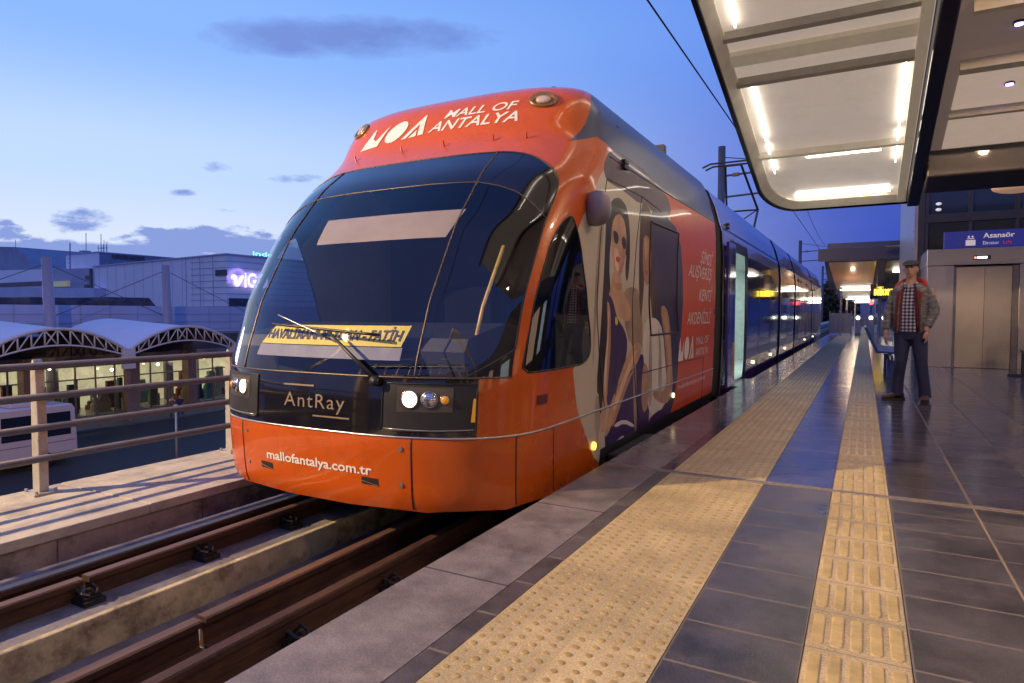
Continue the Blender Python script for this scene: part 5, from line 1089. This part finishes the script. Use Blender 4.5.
def person(loc, face, lab, full=True, s=1.0, cols=None, grp=None):
    e = thing('person', lab, 'person', (0, 0, 0), grp); vx_ = .009 if full else .03
    jm, tm, sm_ = cols or (jk, jean, None)
    # trousers
    mb = MB(); limb(mb, [(-.02, 0, .98, .16, .11), (-.01, 0, .90, .175, .125), (0, 0, .82, .18, .125), (0, 0, .76, .15, .11)])
    limb(mb, [(-.085, 0, .86, .095, .105), (-.08, -.02, .68, .088, .095), (-.085, -.05, .48, .07, .078), (-.115, 0, .28, .066, .072), (-.125, .01, .10, .066, .07), (-.125, .01, .05, .07, .075)])
    limb(mb, [(.09, 0, .86, .095, .105), (.11, -.01, .68, .088, .095), (.13, -.02, .48, .07, .078), (.155, 0, .28, .066, .072), (.175, .015, .09, .068, .072), (.175, .015, .045, .07, .076)])
    tr_ = remesh(mb, 'trousers', tm, e, vx_ if full else .03, 3)
    # body: one surface of neck, head, forearms and hands
    mb = MB()
    limb(mb, [(0, 0, 1.0, .13, .09), (0, 0, 1.2, .15, .10), (0, .01, 1.36, .16, .09), (0, .02, 1.44, .08, .07), (-.005, .015, 1.50, .055, .06), (-.01, 0, 1.58, .055, .06)])
    mb.ell((-.01, .005, 1.635), .073, .092, .108, 20, 14); limb(mb, [(-.01, -.045, 1.535, .028, .02), (-.01, -.045, 1.56, .045, .04), (-.01, -.03, 1.60, .055, .055)])
    limb(mb, [(-.01, -.085, 1.60, .014, .012), (-.01, -.103, 1.612, .017, .016), (-.01, -.090, 1.66, .009, .012)], 8)
    mb.ell((-.083, .01, 1.625), .012, .02, .03, 8, 6); mb.ell((.063, .01, 1.625), .012, .02, .03, 8, 6)
    for sx, (ex, ey), (hx, hy, hz) in ((-1, (-.240, -.0), (-.245, -.08, .78)), (1, (.252, -.0), (.19, -.10, .82))):
        mb.tube([(sx*.19, .02, 1.38), (ex, ey, 1.12), (hx, hy+.03, hz+.12), (hx, hy, hz+.05)], [.05, .043, .03, .026], 10)
        mb.ell((hx, hy, hz), .028, .042, .052, 12, 8)
        if full:
            for k in range(4):
                y_ = hy-.032+.021*k; ln = (.062, .072, .068, .052)[k]; mb.tube([(hx, y_, hz-.03), (hx+sx*.004, y_-.002, hz-.03-ln*.55), (hx-sx*.018, y_, hz-.03-ln)], [.0105, .0095, .008], 6)
            mb.tube([(hx-sx*.005, hy-.03, hz+.02), (hx-sx*.015, hy-.058, hz-.012), (hx-sx*.02, hy-.06, hz-.045)], [.012, .011, .009], 6)
    remesh(mb, 'body', skin, e, .0075 if full else .02, 2)
    if full:
        # shirt, jacket shell open in front, collar
        mb = MB(); limb(mb, [(0, -.01, .86, .175, .135), (0, -.012, 1.0, .172, .135), (0, -.012, 1.2, .172, .135), (0, 0, 1.36, .165, .115), (0, .01, 1.43, .085, .075)], 20); remesh(mb, 'shirt', plaidM(), e, .01, 3)
        limb(MB(), [(0, 0, 0, 1, 1)])
        mb = MB(); mb.tube([(-.075, -.045, 1.465), (-.045, -.095, 1.43), (-.005, -.115, 1.37)], [.018, .016, .01], 6).tube([(.075, -.045, 1.465), (.045, -.095, 1.43), (.005, -.115, 1.37)], [.018, .016, .01], 6); mb.build('shirt_collar', bpy.data.materials['plaid_shirt'], e, smooth=True)
        def shell(ang0, g0, off, zlist, m_, nm):
            mb = MB(); rings = []
            for z, rx, ry, gp in zlist:
                rings.append([((rx+off)*math.sin(a), -(ry+off)*math.cos(a)+.005, z+(.006*math.sin(a*9) if 0 else 0)) for a in np.linspace(R(gp), R(360-gp), 34)])
            mb.loft(rings, cap=False, closed=False); o_ = mb.build(nm, m_, e, smooth=True); md = o_.modifiers.new('s', 'SOLIDIFY'); md.thickness = .022; return o_
        zl = [(.84, .180, .155, 38), (.88, .195, .168, 37)]
        z = .94
        while z < 1.37: zl += [(z, .188+.02*(z-.9), .160, 33-(z-.9)*12), (z+.032, .202+.02*(z-.9), .174, 32-(z-.9)*12)]; z += .065
        zl += [(1.40, .19, .145, 26), (1.44, .135, .115, 30), (1.46, .11, .10, 35)]
        shell(0, 0, 0, zl, jk, 'jacket')
        li = [(.85, .186, .150, 30), (1.0, .192, .155, 24), (1.2, .195, .158, 20), (1.34, .188, .148, 20), (1.41, .15, .12, 22)]
        shell(0, 0, 0, li, jdark, 'jacket_lining')
        mb = MB()
        for sx, (ex, ey), (hx, hy, hz) in ((-1, (-.240, -.0), (-.245, -.08, .78)), (1, (.252, -.0), (.19, -.10, .82))):
            A, B_, C_ = Vector((sx*.155, .02, 1.365)), Vector((ex, ey, 1.12)), Vector((hx, hy+.025, hz+.10)); pts = []; rad = []
            for i in range(17):
                t_ = i/16; p_ = A.lerp(B_, t_*2) if t_ < .5 else B_.lerp(C_, t_*2-1); pts.append(p_); rad.append((.072-.020*t_)*(1+.07*(1 if i % 2 else -1)))
            mb.tube(pts, rad, 14)
        mb.ell((-.135, .02, 1.375), .075, .08, .055, 12, 8); mb.ell((.135, .02, 1.375), .075, .08, .055, 12, 8); o_ = remesh(mb, 'sleeves', jk, e, .011, 2)
        # stand-up red collar folded open
        mb = MB()
        for sx in (-1, 1):
            rr = []
            for t_ in np.linspace(0, 1, 8):
                a = R(158-t_*122); c = Vector((sx*math.sin(a)*(.095+.04*t_), -(.085+.04*t_)*math.cos(a), 1.465-.19*t_**2)); ou = Vector((sx*math.sin(a), -math.cos(a), 0))
                rr.append([tuple(c), tuple(c+ou*.01+Vector((0, 0, .075*(1-t_*.4)))), tuple(c+ou*.055+Vector((0, 0, .05*(1-t_*.3)))), tuple(c+ou*.06+Vector((0, 0, -.03)))])
            mb.loft(rr, cap=False, closed=False)
        o_ = mb.build('jacket_collar', jred, e, smooth=True); md = o_.modifiers.new('s', 'SOLIDIFY'); md.thickness = .008
        mb = MB()
        for sx in (-1, 1): mb.tube([(sx*.105, -.135, 1.36), (sx*.12, -.160, 1.2), (sx*.125, -.165, 1.0), (sx*.125, -.16, .86)], [.018, .016, .014, .012], 6)
        mb.build('jacket_facing', jdark, e, smooth=True)
        # flat cap, face details
        capm = M('cap_wool', (.06, .065, .07), .9, var=.35, scale=40)
        mb = MB(); mb.ell((-.01, .012, 1.70), .092, .112, .048, 20, 8); mb.loft([[(-.01+.085*math.cos(a)*k, -.03-.115*k*abs(math.sin(a)), 1.688-.012*k*abs(math.sin(a))+dz_) for a in np.linspace(0, math.pi, 12)] for k, dz_ in ((.6, .012), (1, .004), (1, -.006), (.6, -.006))]); remesh(mb, 'flat_cap', capm, e, .008, 3)
        hm = M('hair_grey', (.06, .05, .045), .8); MB().ell((-.01, .03, 1.645), .077, .078, .07, 14, 8).build('hair', hm, e, smooth=True)
        dkf = M('eye_dark', (.03, .02, .02), .3); wf = M('eye_white', (.5, .45, .42), .4); lipm = M('lips', (.25, .10, .08), .5)
        mb = MB()
        for sx in (-1, 1): mb.ell((-.01+sx*.03, -.082, 1.652), .013, .007, .006, 8, 6)
        mb.build('eyes', dkf, e, smooth=True); MB().tube([(-.05, -.083, 1.668), (-.03, -.09, 1.672), (-.012, -.088, 1.668)], .004, 5).tube([(.03, -.083, 1.668), (.01, -.09, 1.672), (-.008, -.088, 1.668)], .004, 5).build('eyebrows', hm, e)
        MB().tube([(-.035, -.080, 1.576), (-.01, -.089, 1.574), (.015, -.080, 1.576)], [.003, .006, .003], 6).build('lips', lipm, e, smooth=True)
    else:
        mb = MB(); limb(mb, [(0, 0, .84, .17, .12), (0, 0, 1.1, .17, .12), (0, 0, 1.36, .2, .11), (0, 0, 1.44, .08, .07)]); mb.tube([(-.19, 0, 1.38), (-.27, 0, 1.12), (-.24, -.05, .9)], [.06, .05, .045], 8).tube([(.19, 0, 1.38), (.27, 0, 1.12), (.2, -.05, .9)], [.06, .05, .045], 8); remesh(mb, 'jacket', jm, e, .03, 2)
        MB().ell((-.01, .02, 1.67), .082, .098, .09, 12, 8).build('hair', rubber, e, smooth=True)
    sh = M('shoe_leather', (.10, .045, .02), .45, var=.25) ; so = M('shoe_sole', (.03, .025, .02), .7)
    for x, y, a in ((-.13, .01, 38), (.178, .015, -8)):
        rot = Matrix.Rotation(R(-a), 4, 'Z'); mb = MB()
        sec = [(.085, .030, .05, .075), (.05, .038, .05, .10), (-.02, .040, .045, .09), (-.09, .044, .038, .06), (-.15, .042, .032, .045), (-.19, .026, .026, .035)]
        rs = []
        for yy, w_, zc_, hh in sec: rs.append([rot @ Vector((w_*math.cos(t_), yy, .018+max(0, (hh)*(.5+.5*math.sin(t_))))) for t_ in np.linspace(0, 2*math.pi, 15)[:-1]])
        mb.loft([[tuple(v+Vector((x, y, 0))) for v in r_] for r_ in rs]); o_ = mb.build('shoe', sh, e, smooth=True)
        q_ = [(.095, .033), (.03, .042), (-.05, .042), (-.11, .047), (-.17, .040), (-.20, .02)]; pl_ = [rot @ Vector((w_, yy, 0)) for yy, w_ in q_]+[rot @ Vector((-w_, yy, 0)) for yy, w_ in q_[::-1]]
        MB().prism([(v.x+x, v.y+y) for v in pl_], 'z', 0, .024).build('sole', so, o_)
    e.scale = (s, s, s); e.rotation_euler = (0, 0, face); e.location = loc; return e
person((.505, 9.42, 0), R(-14), 'man in flat cap, plaid shirt, open padded jacket and jeans standing on the platform', True, 1.0)
navyc = M('coat_navy', (.03, .03, .07), .8); redc = M('coat_brown', (.20, .08, .06), .8)
p1, p2 = atX(173, 421, -47.2), atX(181, 421, -47.5)
person((-47.2, p1.y, GZ+.0), R(40), 'distant pedestrian in reddish coat on the street before the shopfront', False, 1.0, (redc, jean, None), 'pedestrians on the street')
person((-47.6, p2.y, GZ+.0), R(60), 'distant pedestrian in dark coat walking on the street before the shopfront', False, 1.0, (navyc, jean, None), 'pedestrians on the street')
# ------------------------------------------------------------------ light: flood lamp mast behind the camera, weak sun, dusk sky
LP = Vector((-12.2, -5.2, 7.4))
lm = thing('flood_mast', 'tall street flood lamp mast standing in the street behind the railing', 'lamp', (LP.x-.5, LP.y-.5, GZ))
MB().tube([(LP.x-.5, LP.y-.5, GZ), (LP.x-.5, LP.y-.5, LP.z+.3)], [.16, .09], 10).tube([(LP.x-.5, LP.y-.5, LP.z+.25), (LP.x-.05, LP.y-.05, LP.z+.3)], .05, 8).build('pole', polem, lm)
MB().box(LP.x-.22, LP.x+.22, LP.y-.22, LP.y+.22, LP.z+.14, LP.z+.30).build('lamp_head', dkmetal, lm)
def light(kind, name, loc, energy, col, **k):
    l = bpy.data.lights.new(name, kind); l.energy = energy; l.color = col
    for a, b in k.items(): setattr(l, a, b)
    o = bpy.data.objects.new(name, l); COL.objects.link(o); o.location = loc; return o
light('POINT', 'flood_light', LP, 15500, (1, .69, .37), shadow_soft_size=.10)
su = light('SUN', 'sun', (0, 0, 50), .12, (1, .8, .85), angle=R(8)); su.rotation_euler = (R(86), 0, R(-100))
for (x, y, z, en) in ((-.5, 33.2, 2.3, 10), (-.5, 45, 2.0, 12)): light('POINT', 'shelter_light', (x, y, z), en, (1, .62, .36), shadow_soft_size=.1)
light('AREA', 'saloon_fill', (CX, 12.5, ZR+2.3), 40, (.75, 1, .95), size=1.0)
for y in (5.4, 1.8):  # out-of-view lamps added to warm the man, floor and tram side
    dl = thing('added_downlight', 'unseen round warm downlight added under the canopy to light the man and floor', 'lamp', (1.9, y, cz_(y)), 'added canopy downlights'); z_ = cz_(y)
    MB().tube([(1.9, y, z_-.04), (1.9, y, z_+.10)], .11, 16).build('housing', dkmetal, dl); MB().tube([(1.9, y, z_-.05), (1.9, y, z_-.04)], .09, 16).build('diffuser', M('added_downlight_lit', (1, .8, .6), .4, emit=(1, .7, .42), es=12), dl)
    light('POINT', 'added_fill_glow', (1.9, y, z_-.14), 190 if y > 4 else 130, (1, .66, .38), shadow_soft_size=.07)
# unseen structures right of and behind the camera, added for reflections and warm light
hall = thing('added_hall', 'unseen dark hall wall with glowing windows, added beside the platform for reflections', 'building', (8.0, 2, 0))
hw = M('hall_wall', (.09, .075, .07), .6, var=.3, scale=1); hlit = M('added_window_glow', (.6, .4, .25), .4, emit=(1, .68, .45), es=1.2, var=.3, scale=1.2); hlit2 = M('added_window_cool', (.6, .7, .7), .4, emit=(.6, .85, 1), es=1.2, var=.3)  # window panels are added emitters for warm and cool reflections
MB().box(8.0, 8.9, -12, 13.5, 0, 5.2).box(1.6, 8.0, -12, -11.2, 0, 5.2).build('wall', hw, hall)
for k in range(7):
    y = -9.5+3.3*k; MB().box(7.95, 8.0, y, y+(2.0 if k % 2 else 1.2), .9, 2.7).build('window', hlit if k % 3 else hlit2, hall)
for k in range(3): MB().box(2.2+1.9*k, 3.5+1.9*k, -11.2, -11.15, .4, 2.9).build('window', hlit, hall)
MB().box(7.9, 7.98, -12, 13.5, 3.2, 3.35).build('trim', dkmetal, hall)
fb = thing('added_footbridge', 'unseen steel bridge with ribs and lit deck, added behind the camera for reflections', 'bridge', (0, -14, 0))  # bridge put in to give the windscreen something to reflect
MB().box(-14, 8, -15, -12.2, 4.6, 5.0).box(-14, 8, -15, -12.2, 7.2, 7.5).build('deck', hw, fb)
mb = MB()
for k in range(12): mb.box(-14+2*k-.08, -14+2*k+.08, -12.3, -12.1, 4.9, 7.3)
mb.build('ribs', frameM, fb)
MB().box(-13.5, 7.5, -12.5, -12.3, 6.9, 7.0).build('light_line', hlit2, fb)
MB().box(-14, -13.4, -15, -12.2, GZ, 4.6).box(-6.6, -6.1, -15, -12.2, GZ, 4.6).build('pier', concside, fb)
for k, y in enumerate((-2.5, -4.5, -6.5)):
    e = thing('reflection_rib', 'unseen curved pale steel rib, added behind the camera for glass reflections', 'arch', (3.4, y, 0), 'added reflection ribs')  # ribs added so the corner glass reflects curved bands
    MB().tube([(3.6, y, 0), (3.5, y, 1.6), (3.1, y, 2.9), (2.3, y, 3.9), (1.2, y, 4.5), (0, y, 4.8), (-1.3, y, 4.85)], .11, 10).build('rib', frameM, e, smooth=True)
W = bpy.data.worlds.new('World'); sc.world = W; W.use_nodes = True; t = W.node_tree; L = t.links.new; bg = t.nodes['Background']
tc = nd(t, 'ShaderNodeTexCoord'); nv = nd(t, 'ShaderNodeVectorMath', operation='NORMALIZE'); L(tc.outputs['Generated'], nv.inputs[0]); sp = nd(t, 'ShaderNodeSeparateXYZ'); L(nv.outputs[0], sp.inputs[0])
def mth(op, *a):
    n = nd(t, 'ShaderNodeMath', operation=op)
    for i, v in enumerate(a):
        if isinstance(v, (int, float)): n.inputs[i].default_value = v
        else: L(v, n.inputs[i])
    return n.outputs[0]
hl_ = mth('SQRT', mth('MAXIMUM', mth('SUBTRACT', 1.0, mth('MULTIPLY', sp.outputs[2], sp.outputs[2])), .001))
az = mth('DIVIDE', mth('ADD', mth('MULTIPLY', sp.outputs[0], -.966), mth('MULTIPLY', sp.outputs[1], .259)), hl_)
def ramp(src, els):
    n = nd(t, 'ShaderNodeValToRGB'); e = n.color_ramp.elements; n.color_ramp.interpolation = 'B_SPLINE' if 0 else 'EASE'
    while len(e) < len(els): e.new(.5)
    for k, (p, c) in enumerate(els): e[k].position = p; e[k].color = (*c, 1)
    L(src, n.inputs[0]); return n.outputs[0]
el = mth('MAXIMUM', sp.outputs[2], 0.0)
left = ramp(el, [(0, (.50, .55, .76)), (.08, (.61, .68, .84)), (.20, (.46, .61, .89)), (.36, (.23, .42, .86)), (.55, (.13, .29, .75)), (1, (.06, .14, .5))])
right = ramp(el, [(0, (.03, .05, .26)), (.10, (.04, .075, .42)), (.22, (.06, .12, .55)), (.40, (.10, .22, .70)), (.6, (.09, .20, .66)), (1, (.06, .14, .5))])
gf = nd(t, 'ShaderNodeMapRange', interpolation_type='SMOOTHSTEP'); gf.inputs['From Min'].default_value = .18; gf.inputs['From Max'].default_value = .99; L(az, gf.inputs[0])
mx = nd(t, 'ShaderNodeMix', data_type='RGBA'); L(gf.outputs[0], mx.inputs[0]); L(right, mx.inputs[6]); L(left, mx.inputs[7]); skyc = mx.outputs[2]
# clouds, placed by direction in the sky
mp = nd(t, 'ShaderNodeMapping'); mp.inputs['Scale'].default_value = (1, 1, 2.6); L(nv.outputs[0], mp.inputs[0])
nz = nd(t, 'ShaderNodeTexNoise', Scale=13.0, Detail=8.0, Roughness=.6); L(mp.outputs[0], nz.inputs['Vector'])
nz2 = nd(t, 'ShaderNodeTexNoise', Scale=3.0, Detail=7.0, Roughness=.55); L(mp.outputs[0], nz2.inputs['Vector'])
def cloud(px, py_, wu, wv, thr, soft, noi):
    c = Vector(raydir(px, py_)).normalized(); a = Vector(raydir(px+1, py_)).normalized()-c; a.normalize(); b = c.cross(a)
    def dot(v, sc_):
        d_ = nd(t, 'ShaderNodeVectorMath', operation='DOT_PRODUCT'); L(nv.outputs[0], d_.inputs[0]); d_.inputs[1].default_value = tuple(v*sc_); return d_.outputs['Value']
    dx, dy = dot(a, 1/wu), dot(b, 1/wv); dc = dot(c, 1); noi = mth('ADD', mth('MULTIPLY', mth('SUBTRACT', noi, .5), 1.7), .5)
    r2 = mth('ADD', mth('MULTIPLY', dx, dx), mth('MULTIPLY', dy, dy)); k = mth('SUBTRACT', mth('ADD', noi, thr), mth('MULTIPLY', r2, .30))
    k = mth('MULTIPLY', mth('MINIMUM', mth('MAXIMUM', mth('MULTIPLY', k, soft), 0.0), 1.0), mth('GREATER_THAN', dc, 0.0)); return k
cl = [cloud(372, 36, .16, .024, -.04, 2.6, mth('ADD', mth('MULTIPLY', nz2.outputs[0], .55), mth('MULTIPLY', nz.outputs[0], .45))), cloud(68, 222, .05, .022, -.30, 5, nz.outputs[0]), cloud(8, 230, .03, .016, -.30, 9, nz.outputs[0]),
      cloud(210, 250, .15, .030, -.20, 7, nz.outputs[0]), cloud(90, 256, .22, .022, -.22, 7, nz.outputs[0]), cloud(60, 258, .3, .02, -.28, 8, nz2.outputs[0]), cloud(215, 168, .035, .010, -.40, 3, nz.outputs[0]), cloud(295, 178, .05, .008, -.40, 3, nz.outputs[0]), cloud(183, 193, .02, .006, -.42, 3, nz.outputs[0]), cloud(230, 211, .04, .007, -.36, 5, nz.outputs[0]),
      cloud(800, 215, .3, .04, -.42, 3, nz2.outputs[0])]
m_ = cl[0]
for c in cl[1:]: m_ = mth('MAXIMUM', m_, c)
cc = nd(t, 'ShaderNodeMix', data_type='RGBA'); L(gf.outputs[0], cc.inputs[0]); cc.inputs[6].default_value = (.05, .08, .36, 1); cc.inputs[7].default_value = (.15, .23, .58, 1)
fb = mth('MULTIPLY', mth('MINIMUM', mth('MAXIMUM', mth('MULTIPLY', sp.outputs[1], -2.2), 0.0), 1.0), .8)
mb_ = nd(t, 'ShaderNodeMix', data_type='RGBA'); L(fb, mb_.inputs[0]); L(skyc, mb_.inputs[6]); mb_.inputs[7].default_value = (.15, .20, .56, 1); skyc = mb_.outputs[2]
m2 = nd(t, 'ShaderNodeMix', data_type='RGBA'); L(mth('MULTIPLY', m_, .85), m2.inputs[0]); L(skyc, m2.inputs[6]); L(cc.outputs[2], m2.inputs[7])
L(m2.outputs[2], bg.inputs[0]); bg.inputs[1].default_value = 1.2
